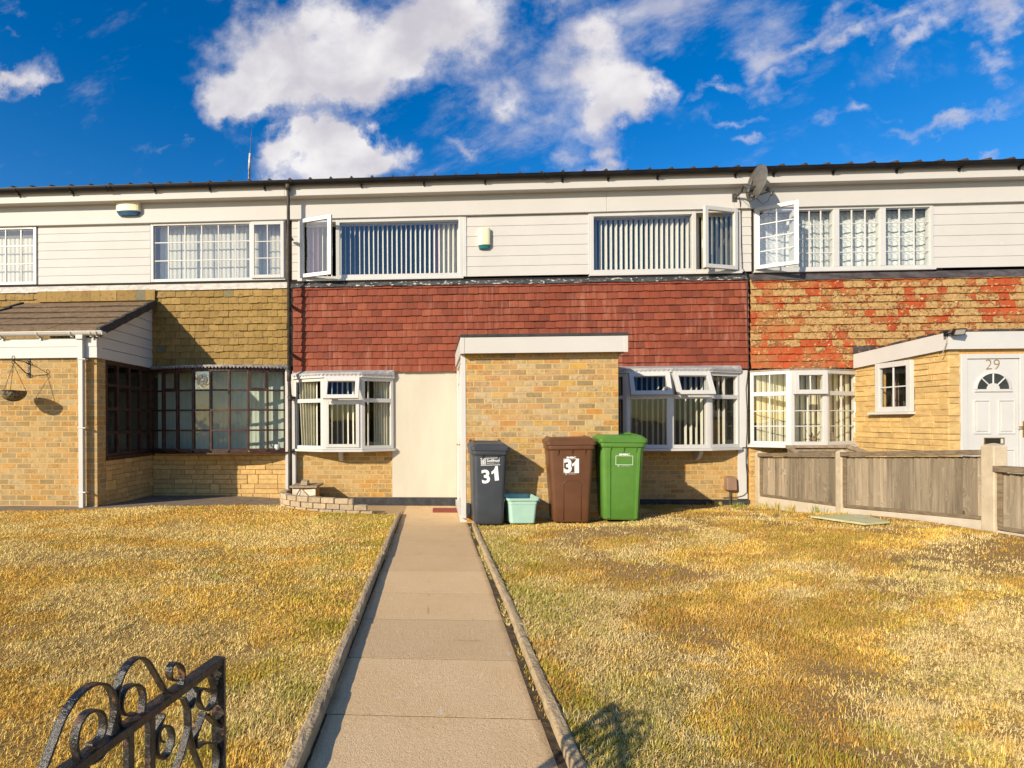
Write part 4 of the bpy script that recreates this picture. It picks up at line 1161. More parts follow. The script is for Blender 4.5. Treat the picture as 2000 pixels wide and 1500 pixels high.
# ------------------------------------------------------------------ right house
def right_house():
    root = thing('terraced_house', 'right terraced house numbered 29 with peeling ochre paint over red hung tiles', 'house', (XR + 3, 9, 0), 'terraced houses')
    ux = lambda px, py=330: at(px, py, YG).x
    upper_house(root, XR, XE, [ux(q) for q in (1515, 1632, 1757, 1880, 1998)] + [9.4, 10.3], [], [])
    fr = Fr((0, YW), (1, YW)); z0, z1 = zcb + .004, zfb + .012
    mb = MB(); boards(mb, fr, X9(1821), XE, zcb, zfb + .01, .155); mb.build('cladding', M['clad'], root)
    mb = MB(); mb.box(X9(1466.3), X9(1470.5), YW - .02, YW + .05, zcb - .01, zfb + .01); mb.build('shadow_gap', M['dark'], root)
    f, p = MB(), MB()
    s0, s1 = X9(1471), X9(1820)
    f.frect(fr, s0, s1, z0, z1, .05, -.06, .03)
    mul = [X9(1552), X9(1631), X9(1721.5)]
    for m in mul: f.fbox(fr, m - .045, m + .045, z0 + .05, z1 - .05, -.06, .032)
    e = [s0 + .05] + [v for m in mul for v in (m - .045, m + .045)] + [s1 - .05]
    zr = [z0 + .05 + (z1 - z0 - .1) * k / 4 for k in (1, 2, 3)]
    for i in range(1, 4):
        a, b = e[2 * i], e[2 * i + 1]
        muntins(f, fr, a, b, z0 + .05, z1 - .05, [a + (b - a) * k / 3 for k in (1, 2)], zr, 0., .018)
        p.fquad(fr, a, b, z0 + .05, z1 - .05, 0.)
    f.fbox(fr, s0 - .01, s1 + .02, z0 - .032, z0 - .001, -.05, .055)
    w_ = f.build('window', M['white'], root, bevel=.004); p.build('pane', M['glass'], w_)
    open_casement(w_, fr, s0 + .012, X9(1541) - s0 + .01, z0 + .01, z1 - .012, R(31), 1, 'glass_up', 2, 4, .018)
    net_curtain(fr, e, s0, s1, z0, z1)
    # flashing
    mb = MB(); rnd = random.Random(12); zf = at(1750, 543.5, YT).z; xs = np.linspace(XR + .02, XE, 26)
    j = [rnd.uniform(-.006, .006) for _ in xs]
    for i in range(len(xs) - 1):
        mb.quad((xs[i], YT - .014, zf + j[i]), (xs[i + 1], YT - .014, zf + j[i + 1]), (xs[i + 1], YW - .01, zcb - .04), (xs[i], YW - .01, zcb - .04))
    mb.build('flashing', M['lead2'], root)
    mb = MB(); zb = at(1570, 719, YT).z
    tiles(mb, XR + .022, XE, zb, zf + .02, YT, 17, jit=1.3)
    mb.build('hung_tiles', M['peel'], root)
    # curling flakes of paint
    rnd = random.Random(44); mb = MB()
    for _ in range(1700):
        x = rnd.uniform(XR + .05, 9.2); row = rnd.randint(0, 13); z = zb + row * .1145 + (rnd.uniform(-.01, .03) if rnd.random() < .6 else rnd.uniform(0, .1))
        if z > zf - .03: continue
        w, h = rnd.uniform(.014, .055), rnd.uniform(.010, .034); a = rnd.uniform(-.9, .9); c = rnd.uniform(.008, .026)
        ca, sa = math.cos(a), math.sin(a)
        g = lambda u, v, d: (x + u * ca - v * sa, YT - .006 - d + (z - zb) % .1145 * .15, z + u * sa + v * ca)
        mb.add([g(-w / 2, 0, 0), g(w / 2, 0, 0), g(w * .45, h * .6, c * .5), g(-w * .3, h * .6, c * .45), g(w * .15, h, c)], [(0, 1, 2, 3), (3, 2, 4)])
    mb.build('paint_flakes', M['flake'], root)
    mb = MB(); mb.box(XR, XE, YW - .004, YW + .1, zb - .06, zcb - .04); mb.build('wall_backing', M['dark'], root)
    # stone front, bay
    dY = .33
    P0 = (at(1464, 800, YW).x, YW - .02); C1 = at(1543, 800, YW - dY); C2 = at(1612, 800, YW - dY); P1 = (at(1670, 800, YW).x, YW - .02)
    zs, zh, ztr = at(1575, 869.5, YW - dY).z, at(1575, 723.5, YW - dY).z, at(1575, 768, YW - dY).z
    bay_window(root, [P0, (C1.x, C1.y), (C2.x, C2.y), P1], zs, zh, ztr, {1: R(2)}, grid={0: (2, 1, 3), 1: (2, 1, 3), 2: (2, 1, 3), 'vent': 2}, canopy=None)
    frb = Fr((P0[0] + .05, YW + .05), (P1[0] - .03, YW + .05))
    blind_slats('vertical_blind', 'cream closed blind in the bay window of the house with peeling tiles', frb, .12, frb.L - .02, zs, zh - .01, .0, .085, R(76), .089, 'blind_c')
    mb = MB(); mb.box(XR + .012, 6.62, YW, YW + .1, -.2, zs + .02); mb.build('wall', M['mortar_r'], root)
    mb = MB(); stones(mb, Fr((XR + .02, YW), (6.61, YW)), 0, 1.59, -.05, zs - .045, 55, .076); mb.build('stone_cladding', M['stone_r'], root, bevel=.004)
    mb = MB(); mb.box(P1[0] - .012, 6.612, YW - .05, YW + .02, zs - .03, zh + .05); mb.build('trim', M['white'], root, bevel=.004)
    ornaments(C1, C2, zs)
    right_porch(root)
    return root

def net_curtain(fr, e, s0, s1, z0, z1):
    m, t, b = newmat('patterned_net')
    g = t.new('ShaderNodeNewGeometry'); pos = g.outputs['Position']
    x, y, z = t.sep(pos)
    # rows of round flower motifs with scalloped bands, woven pattern of the lace
    cu, cv = t.m('MULTIPLY', x, 12.5), t.m('MULTIPLY', z, 9.6)
    fu = t.m('SUBTRACT', t.m('FRACT', cu), .5); fv = t.m('SUBTRACT', t.m('FRACT', cv), .5)
    r = t.m('SQRT', t.m('ADD', t.m('MULTIPLY', fu, fu), t.m('MULTIPLY', fv, fv)))
    ringm = t.m('MULTIPLY', t.smooth(r, .10, .16), t.m('SUBTRACT', 1., t.smooth(r, .27, .33)))
    core = t.m('SUBTRACT', 1., t.smooth(r, .05, .09))
    wave = t.m('ABSOLUTE', t.m('SUBTRACT', t.m('FRACT', t.m('ADD', cv, t.m('MULTIPLY', t.m('SINE', t.m('MULTIPLY', cu, 6.283)), .10))), .95))
    band = t.m('SUBTRACT', 1., t.smooth(wave, .03, .07))
    pat = t.m('MAXIMUM', t.m('MAXIMUM', ringm, core), band)
    n = t.noise(pos, 60, 3, .6)
    pat = t.m('MULTIPLY', pat, t.m('ADD', .45, n))
    col = t.mix(pat, (.47, .49, .50), (.80, .79, .75))
    t.l.new(col, b.inputs['Base Color']); b.inputs['Roughness'].default_value = .9
    mb = MB(); k = 110; rows = []
    for j in (0, 1):
        rows.append([fr.pt(s0 + .05 + (s1 + .26 - s0) * i / k, z0 + .02 if j == 0 else z1 - .03, -.16 + .012 * math.sin(i * .9) + .006 * math.sin(i * 2.3)) for i in range(k + 1)])
    vs = rows[0] + rows[1]
    mb.add(vs, [(i, i + 1, k + 2 + i, k + 1 + i) for i in range(k)])
    mb.build('net_curtain', m, smooth=True, label='patterned lace net behind the small-paned upstairs window right of the satellite dish', cat='curtain', group='curtains')

def ornaments(C1, C2, zs):
    # twig ornament and a stack of shells on the bay's window board
    x, y = at(1588, 850, YW - .16).x, YW - .16
    t = thing('twig_ornament', 'dark spiky twig ornament on the sill in the middle light of the right bay window', 'ornament', (x, y, zs + .056))
    rnd = random.Random(2); mb = MB()
    for _ in range(9):
        a = rnd.uniform(-.9, .9); l = rnd.uniform(.09, .2)
        p = [Vector((x, y, zs + .06)), Vector((x + math.sin(a) * l * .5, y + rnd.uniform(-.02, .02), zs + .06 + l * .55)), Vector((x + math.sin(a) * l * .9, y, zs + .06 + l))]
        mb.tube(p, [.006, .005, .003], 5)
    mb.build('twigs', M['coir'], t)
    mb = MB(); mb.tube([(x, y, zs + .056), (x, y, zs + .10)], [.035, .045], 12); mb.build('pot', M['meter'], t, smooth=True)
    x = at(1624, 850, YW - .12).x; y = YW - .12
    mb = MB(); pts = [(x, y, zs + .056 + .02 * i) for i in range(9)]
    mb.tube(pts, [.03, .02, .03, .018, .028, .018, .026, .016, .006], 12)
    mb.build('turned_ornament', M['brick_l'] and pmat('terracotta_white', (.6, .42, .28), (.7, .6, .5), 30., .6), smooth=True, label='small turned terracotta ornament at the right end of the right bay sill', cat='ornament')

def right_porch(root):
    X0, yp = 6.62, 7.35
    zA0, zA1 = 2.199, 2.42           # fascia at the wall
    zB0, zB1 = 2.292, 2.512          # fascia at the front corner
    xr = 9.6
    xf = at(1874, 800, yp).x
    mb = MB(); mb.box(X0, X0 + .1, yp, 7.84, -.2, 2.31); mb.box(X0, X0 + .1, 8.445, YW, -.2, 2.31); mb.box(X0, X0 + .1, 7.84, 8.445, -.2, 1.505); mb.box(X0, X0 + .1, 7.84, 8.445, 2.223, 2.31); mb.box(X0 + .1, xf, yp, yp + .1, -.2, 2.31); mb.box(xf + .80, xr, yp, yp + .1, -.2, 2.31)
    mb.box(xf, xf + .80, yp, yp + .1, 2.23, 2.31)
    porch = mb.build('porch', M['mortar_r'], root)
    wy0, wy1, wz0, wz1 = 7.84, 8.445, 1.505, 2.223
    fr = Fr((X0, YW), (X0, yp)); fr.N = Vector((-1, 0, 0)); L = fr.L
    def sc(): mb.build('stone_cladding', M['stone_r'], porch, bevel=.005)
    mb = MB(); stones(mb, fr, 0, L + .012, -.05, 2.30, 71, .078, holes=[(YW - wy1, YW - wy0, wz0 - .03, wz1 + .1)], lmin=.16, lmax=.38, dmax=.02)
    sc(); mb = MB(); stones(mb, Fr((X0 - .012, yp), (xf, yp)), 0, xf - X0 + .01, -.05, 2.30, 72, .078, lmin=.14, lmax=.3, dmax=.02)
    sc(); mb = MB(); stones(mb, Fr((xf + .80, yp), (xr, yp)), 0, xr - xf - .80, -.05, 2.30, 73, .078)
    mb.build('stone_cladding', M['stone_r'], porch, bevel=.005)
    # side window
    q = Fr((X0 - .0, wy1), (X0 - .0, wy0)); q.N = Vector((-1, 0, 0)); f, p = MB(), MB()
    w = wy1 - wy0; h = wz1 - wz0
    q2 = Fr(None, O=q.pt(0, wz0, .005), T=q.T, Z=q.Z, N=q.N)
    sash(f, p, q2, w, h, .075, .055, 2, 2, .02, .03)
    Wn = f.build('window', M['white'], porch, bevel=.005); p.build('pane', M['glass'], Wn)
    mb = MB(); mb.fbox(q, -.10, w + .02, wz0 - .035, wz0 - .002, -.02, .10); mb.build('sill', M['white'], Wn, bevel=.004)
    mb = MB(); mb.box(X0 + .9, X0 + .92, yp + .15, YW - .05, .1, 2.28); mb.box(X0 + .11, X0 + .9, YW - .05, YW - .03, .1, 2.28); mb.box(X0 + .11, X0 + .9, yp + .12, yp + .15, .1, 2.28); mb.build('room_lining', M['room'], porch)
    mb = MB(); mb.fbox(q, -.1, -.02, wz0 + .05, wz1 - .12, -.30, -.27); mb.fbox(q, .12, .40, wz0 - .4, wz1 - .1, -.895, -.87); mb.build('wall_picture', M['meter'], porch)
    # sloping fascia with rust-stained felt edge
    mb = MB()
    a, b = X0 - .06, yp - .06
    def slab(o):
        return [(a - o, YT - .03, zA0), (a - o, b - o, zB0), (a - o, b - o, zB1), (a - o, YT - .03, zA1)]
    P4 = [(a, YT - .03, zA0), (a, b, zB0), (a, b, zB1), (a, YT - .03, zA1)]; Q4 = [(x + .02, y, z) for x, y, z in P4]; Q4[1] = (a + .02, b + .02, zB0); Q4[2] = (a + .02, b + .02, zB1)
    mb.hexa([P4[0], P4[1], Q4[1], Q4[0], P4[3], P4[2], Q4[2], Q4[3]])
    mb.hexa([(a, b, zB0), (xr, b, zB0), (xr, b + .02, zB0), (a + .02, b + .02, zB0), (a, b, zB1), (xr, b, zB1), (xr, b + .02, zB1), (a + .02, b + .02, zB1)])
    mb.quad((a + .02, YT - .03, zA0 + .01), (a + .02, b + .02, zB0 + .01), (xr, b + .02, zB0 + .01), (xr, YT - .03, zA0 + .01))
    mb.build('fascia', M['white'], porch)
    mb = MB(); o = .008
    mb.hexa([(a - o, YT - .03, zA1 + .002), (a - o, b - o, zB1 + .002), (xr, b - o, zB1 + .002), (xr, YT - .03, zA1 + .002),
             (a - o, YT - .03, zA1 + .03), (a - o, b - o, zB1 + .03), (xr, b - o, zB1 + .03), (xr, YT - .03, zA1 + .03)])
    mb.build('flat_roof', M['rustfelt'], porch)
    mb = MB(); mb.add([(a + .0, YT - .022, zA1), (a + .0, YT - .022, zA1 + .12), (a + .48, YT - .022, zA1 + .12), (a + .48, YT - .022, zA1)], [(0, 1, 2, 3)])
    mb.build('flashing', M['lead2'], porch)
    # front door 29
    fr = Fr((xf, yp), (xf + 1, yp)); f = MB()
    w = at(1987, 800, yp).x - xf + .083; zt = 2.23; zb = .12
    f.fbox(fr, .0, .075, zb, zt, -.05, .03); f.fbox(fr, w - .075, w, zb, zt, -.05, .03); f.fbox(fr, .075, w - .075, zt - .06, zt, -.05, .03)
    D = f.build('door_frame', M['white'], porch, bevel=.004)
    dl, dr = .083, at(1987, 800, yp).x - xf
    mb = MB(); mb.fbox(fr, dl, dr, zb + .01, zt - .065, -.045, .012)
    def panel(a, b, c, d):
        mb.frect(fr, a, b, c, d, .016, .012, .024); mb.fbox(fr, a + .035, b - .035, c + .035, d - .035, .012, .022)
    zp = lambda py: at(1930, py, yp).z
    xq = lambda px: at(px, 800, yp).x - xf
    panel(xq(1899), xq(1932), zp(847.5), zp(781)); panel(xq(1946.5), xq(1980), zp(847.5), zp(781))
    panel(xq(1899), xq(1932), .22, zp(877)); panel(xq(1946.5), xq(1980), .22, zp(877))
    dm = (dl + dr) / 2; zc = zp(760)
    R1, R2 = xq(1969) - dm, .03
    seg = [(math.cos(t), math.sin(t)) for t in np.linspace(0, math.pi, 25)]
    for i in range(24):        # moulded arch ring
        o_, n_ = seg[i], seg[i + 1]
        V = lambda s_, r, d: fr.pt(dm + s_[0] * r, zc + s_[1] * r, d)
        mb.hexa([V(o_, R1, .012), V(o_, R1 + .03, .012), V(n_, R1 + .03, .012), V(n_, R1, .012), V(o_, R1, .03), V(o_, R1 + .03, .024), V(n_, R1 + .03, .024), V(n_, R1, .03)])
    mb.fbox(fr, dm - R1 - .03, dm + R1 + .03, zc - .035, zc - .004, .012, .03)
    for a_ in (45, 90, 135):
        c, s = math.cos(R(a_)), math.sin(R(a_))
        mb.tube([fr.pt(dm + c * .05, zc + s * .05, .02), fr.pt(dm + c * R1, zc + s * R1, .02)], .009, 6)
    hub = [(dm + .075 * c, zc + .075 * s) for c, s in seg]
    mb.prism(hub + [(dm - .075, zc - .02), (dm + .075, zc - .02)], .012, .028, lambda q_, h_: fr.pt(q_[0], q_[1], h_))
    Dd = mb.build('door', M['white'], D, bevel=.003)
    mb = MB(); mb.prism([(dm + R1 * c, zc + R1 * s) for c, s in seg], .013, .0145, lambda q_, h_: fr.pt(q_[0], q_[1], h_))
    mb.build('fanlight', pmat('dark_door_glass', (.02, .022, .024), (.035, .036, .04), 8., .08), D)
    mb = MB(); za, zb_ = zp(866), zp(856.5); mb.frect(fr, xq(1919), xq(1959), za - .012, zb_ + .012, .012, .012, .02); mb.build('letterbox', M['brass'], D, bevel=.002)
    mb = MB(); mb.fbox(fr, xq(1922), xq(1952), za, zb_, .0122, .014); mb.build('letter_slot', M['dark'], D)
    mb = MB(); hx = xq(1994.5); mb.fbox(fr, hx - .017, hx + .017, zp(854), zp(823), .03, .04); mb.tube([fr.pt(hx, zp(834), .04), fr.pt(hx, zp(834), .075), fr.pt(hx - .1, zp(834), .075)], .009, 8); mb.build('handle', M['brass'], D, bevel=.003)
    text_mesh('29', .145, lambda u, v: fr.pt(dm + u, zp(712) + v, .0135), fr.N, 'house_number', M['numeral'], D, width=.17, bold=-.002)

def text_mesh(body, size, place, nrm, name, mat, parent, width=None, height=None, bold=0., thick=.002):
    """lettering: outline glyphs turned into a thin solid mesh; place(u, v) maps centred text coordinates to space"""
    cu = bpy.data.curves.new('lettering', 'FONT'); cu.body = body; cu.size = size; cu.align_x = 'CENTER'; cu.align_y = 'CENTER'; cu.offset = bold; cu.resolution_u = 4
    o = bpy.data.objects.new('lettering', cu); COL.objects.link(o)
    dg = bpy.context.evaluated_depsgraph_get(); dg.update()
    me = o.evaluated_get(dg).to_mesh()
    vs = [v.co.copy() for v in me.vertices]; fs = [tuple(p.vertices) for p in me.polygons]
    o.evaluated_get(dg).to_mesh_clear()
    bpy.data.objects.remove(o); bpy.data.curves.remove(cu)
    x0, x1 = min(v.x for v in vs), max(v.x for v in vs); y0, y1 = min(v.y for v in vs), max(v.y for v in vs)
    kx = width / (x1 - x0) if width else 1; ky = height / (y1 - y0) if height else (kx if width else 1)
    mb = MB(); nv = Vector(nrm)
    top = [place((v.x - (x0 + x1) / 2) * kx, (v.y - (y0 + y1) / 2) * ky) + nv * thick for v in vs]
    mb.add(top, fs)
    return mb.build(name, mat, parent)
left_house(); middle_house(); right_house()

# ================================================================== ground, path, lawns
def ground():
    mb = MB(); mb.quad((-400, -400, -.35), (400, -400, -.35), (400, 400, -.35), (-400, 400, -.35))
    mb.build('ground', pmat('dry_earth', (.20, .15, .08), (.26, .21, .09), .5, .95), kind='structure')
    mb = MB(); mb.box(-14, 16, -3.2, .55, -.4, .10); mb.build('pavement', M['concrete'], kind='structure')
    mb = MB(); mb.box(-60, 60, -9.5, -3.2, -.4, .0); mb.build('road', pmat('asphalt', (.05, .05, .05), (.07, .068, .065), 8., .9, .4, 90.), kind='structure')
    # path of cast slabs, sloping gently down to the house
    mb = MB(); rnd = random.Random(1)
    joints = [d for d in [.55, 1.11, 1.72, 2.325, 2.915, 3.53, 4.115, 4.74, 5.33, 5.95, 6.53, 7.10, 7.72, 8.32, 8.93]]
    for a, b in zip(joints[:-1], joints[1:]):
        t = 0.; w = rnd.uniform(-.008, .008); t2 = 0.
        x0, x1 = -.468 + w, .440 + w; a += .0035; b -= .0035
        za, zb = pz(a), pz(b)
        mb.hexa([(x0, a, za - .12), (x1, a, za - .12), (x1, b, zb - .12), (x0, b, zb - .12), (x0, a, za + t), (x1, a, za + t2), (x1, b, zb + t2), (x0, b, zb + t)])
    mb.hexa([(-1.62, 7.75, -.1), (-.475, 7.75, -.1), (-.475, 8.93, -.1), (-1.62, 8.93, -.1), (-1.62, 7.75, pz(7.75) + .004), (-.475, 7.75, pz(7.75) + .002), (-.475, 8.93, pz(8.93) + .002), (-1.62, 8.93, pz(8.93) + .004)])
    m, t, b = newmat('path_concrete')
    g = t.new('ShaderNodeNewGeometry'); pos = g.outputs['Position']
    n = t.noise(pos, 150, 4, .75); n2 = t.noise(pos, 2.6, 6, .6); n3 = t.noise(pos, 42, 4, .65)
    c = t.mix(t.smooth(n, .36, .66), (.58, .40, .21), (.88, .65, .37))
    c = t.mix(t.m('MULTIPLY', t.smooth(n3, .35, .7), .5), c, (.74, .52, .275))
    c = t.mix(t.m('MULTIPLY', t.smooth(n2, .42, .68), .5), c, (.66, .445, .225))
    c = t.mix(t.m('MULTIPLY', t.smooth(t.noise(pos, 11, 3, .5), .70, .74), .5), c, (.74, .68, .58))
    st_ = t.noise(pos, 4.2, 8, .7, .8)
    c = t.mix(t.m('MULTIPLY', t.smooth(st_, .54, .70), .16), c, (.40, .26, .12))
    vo = t.new('ShaderNodeTexVoronoi', feature='DISTANCE_TO_EDGE'); t.l.new(pos, vo.inputs['Vector']); vo.inputs['Scale'].default_value = .55
    crk = t.m('SUBTRACT', 1., t.smooth(t.m('ADD', vo.outputs['Distance'], t.m('MULTIPLY', t.noise(pos, 30, 3), .006)), .004, .009))
    c = t.mix(t.m('MULTIPLY', t.m('MULTIPLY', crk, t.smooth(n2, .55, .65)), .35), c, (.16, .10, .05))
    k = t.m('MULTIPLY_ADD', g.outputs['Random Per Island'], .20, .90)
    vm = t.new('ShaderNodeVectorMath', operation='SCALE'); t.l.new(c, vm.inputs[0]); t.l.new(k, vm.inputs['Scale'])
    # dirt along the joints and edges
    x, y, z = t.sep(pos)
    e = t.m('ADD', t.smooth(t.m('ABSOLUTE', t.m('ADD', x, .014)), .36, .47), t.m('MULTIPLY', t.noise(pos, 7, 5, .65), .6))
    c2 = t.mix(t.m('MULTIPLY', t.smooth(e, .75, 1.35), .55), vm.outputs[0], (.22, .15, .08))
    t.l.new(c2, b.inputs['Base Color']); b.inputs['Roughness'].default_value = .92; b.inputs['Specular IOR Level'].default_value = .2
    bump(t, b, t.m('ADD', n, t.m('MULTIPLY', n3, .6)), .8, .006)
    mb.build('path', m, kind='structure')
    mb = MB(); mb.hexa([(-.75, .5, -.2), (.75, .5, -.2), (.75, 8.9, -.2), (-.75, 8.9, -.2), (-.75, .5, pz(.5) - .001), (.75, .5, pz(.5) - .001), (.75, 8.9, pz(8.9) - .001), (-.75, 8.9, pz(8.9) - .001)])
    mb.build('path_bed', pmat('dark_soil', (.035, .024, .013), (.11, .073, .03), 25., .95, .8, 70.), kind='structure')
    # rounded concrete edging, laid in short lengths
    for side, xa, ya, yb in (('l', -.505, .6, 7.93), ('r', .512, .6, 7.05)):
        mb = MB(); y = ya; i = 0
        while y < yb - .05:
            e = min(y + .915, yb); r0 = rnd.uniform(-.006, .006); r1 = rnd.uniform(-.006, .006); h0 = rnd.uniform(-.005, .005)
            prof = []
            for k in range(9):
                a = math.pi * k / 8; prof.append((.027 * math.copysign(abs(math.cos(a)) ** .55, math.cos(a)), .024 * math.sin(a) ** .6 if 0 < k < 8 else 0.))
            rings = []
            wob = [[rnd.gauss(0, .0012) for _ in range(18)] for _ in range(15)]
            for q in range(15):
                yy = y + .003 + (e - y - .006) * q / 14; xx = xa + r0 + (r1 - r0) * q / 14
                zz = pz(yy) + .026 + h0 + (.002 if side == 'l' else -.004)
                rings.append([Vector((xx + p_[0] + wob[q][k2], yy, zz + p_[1] + wob[q][k2 + 9])) for k2, p_ in enumerate(prof)] + [Vector((xx - .027, yy, zz - .2)), Vector((xx + .027, yy, zz - .2))])
            mb.loft(rings); y = e
        mb.build('kerb', M['kerb'], kind='structure', smooth=False)
    # lawns: soil and thatch
    m, t, b = newmat('lawn_thatch')
    g = t.new('ShaderNodeNewGeometry'); pos = g.outputs['Position']
    c = t.mix(t.smooth(t.noise(pos, 1.5, 6, .6), .4, .62), (.78, .53, .15), (.55, .35, .10))
    c = t.mix(t.smooth(t.noise(pos, 85, 5, .75), .36, .54), (.25, .155, .055), c)
    t.l.new(c, b.inputs['Base Color']); b.inputs['Roughness'].default_value = 1.; b.inputs['Specular IOR Level'].default_value = .1
    bump(t, b, t.noise(pos, 60, 5, .7), 1., .02)
    at_ = t.new('ShaderNodeAttribute', attribute_name='wear')
    soil = t.mix(t.noise(pos, 90, 5, .7), (.28, .17, .065), (.48, .31, .125))
    t.l.new(t.mix(at_.outputs['Fac'], c, soil), b.inputs['Base Color'])
    for x0, x1 in ((-12., -.53), (.535, 5.2)):
        nx, ny = 90, 150; xs = np.linspace(x0, x1, nx); ys = np.linspace(.6, 8.93, ny)
        X, Y = np.meshgrid(xs, ys); Z = lawn_z(X, Y)
        mb = MB(); mb.add([tuple(q) for q in np.stack([X, Y, Z], -1).reshape(-1, 3)], [(j * nx + i, j * nx + i + 1, (j + 1) * nx + i + 1, (j + 1) * nx + i) for j in range(ny - 1) for i in range(nx - 1)])
        lo = mb.build('lawn', m, smooth=True, kind='structure')
        bw = fbm(X, Y, 1.6, 40); wear = np.clip((bw - np.where(Y < 5, .455, .49)) / .1, 0, 1) * np.clip((X - .9) / .6, 0, 1) + np.clip((bw - .60) / .1, 0, 1) * (X < 0) * .6
        ca = lo.data.attributes.new('wear', 'FLOAT', 'POINT'); ca.data.foreach_set('value', wear.reshape(-1).astype(np.float32))
    mb = MB(); mb.box(5.3, 12, .6, 8.95, -.3, .06); mb.build('front_garden', M['concrete'], kind='structure')
    # paved strip in front of the left house
    P = STRIP
    mb = MB(); lift = lambda p, h: Vector((p[0], p[1], float(lawn_z(p[0], p[1])) + h))
    cuts = [(a, b) for a, b in zip(P[:-1], P[1:])]
    for (x0, y0), (x1, y1) in cuts:
        n = max(1, int((x1 - x0) / .75))
        for k in range(n):
            a = x0 + (x1 - x0) * k / n; c = x0 + (x1 - x0) * (k + 1) / n - .006
            ya = y0 + (y1 - y0) * k / n; yc = y0 + (y1 - y0) * (k + 1) / n
            m_ = 3
            for q in range(m_):
                y_a0, y_a1 = ya + (8.94 - ya) * q / m_, ya + (8.94 - ya) * (q + 1) / m_ - .006
                y_c0, y_c1 = yc + (8.94 - yc) * q / m_, yc + (8.94 - yc) * (q + 1) / m_ - .006
                mb.hexa([lift((a, y_a0), -.08), lift((c, y_c0), -.08), lift((c, y_c1), -.08), lift((a, y_a1), -.08), lift((a, y_a0), .012), lift((c, y_c0), .012), lift((c, y_c1), .012), lift((a, y_a1), .012)])
    mb.build('paving', pmat('dark_old_paving', (.25, .19, .13), (.19, .145, .10), 5., .9, .5, 80., third=((.10, .08, .06), 9., .6, .75)), kind='structure')
STRIP = [(-9.5, 6.45), (-5.80, 6.92), (-5.0, 7.12), (-4.3, 7.35), (-3.6, 7.65), (-2.9, 8.05), (-2.35, 8.28)]
def vnoise(x, y, f, seed):
    rs = np.random.RandomState(seed); g = rs.rand(64, 64)
    u, v = x * f + 100, y * f + 100
    i, j = np.floor(u).astype(int), np.floor(v).astype(int); a, b = u - i, v - j
    a, b = a * a * (3 - 2 * a), b * b * (3 - 2 * b)
    q = lambda p, r: g[p % 64, r % 64]
    return (q(i, j) * (1 - a) + q(i + 1, j) * a) * (1 - b) + (q(i, j + 1) * (1 - a) + q(i + 1, j + 1) * a) * b
def fbm(x, y, f, seed, o=4):
    s = 0; w = 0
    for k in range(o):
        s = s + vnoise(x, y, f * 2 ** k, seed + k) * .55 ** k; w += .55 ** k
    return s / w

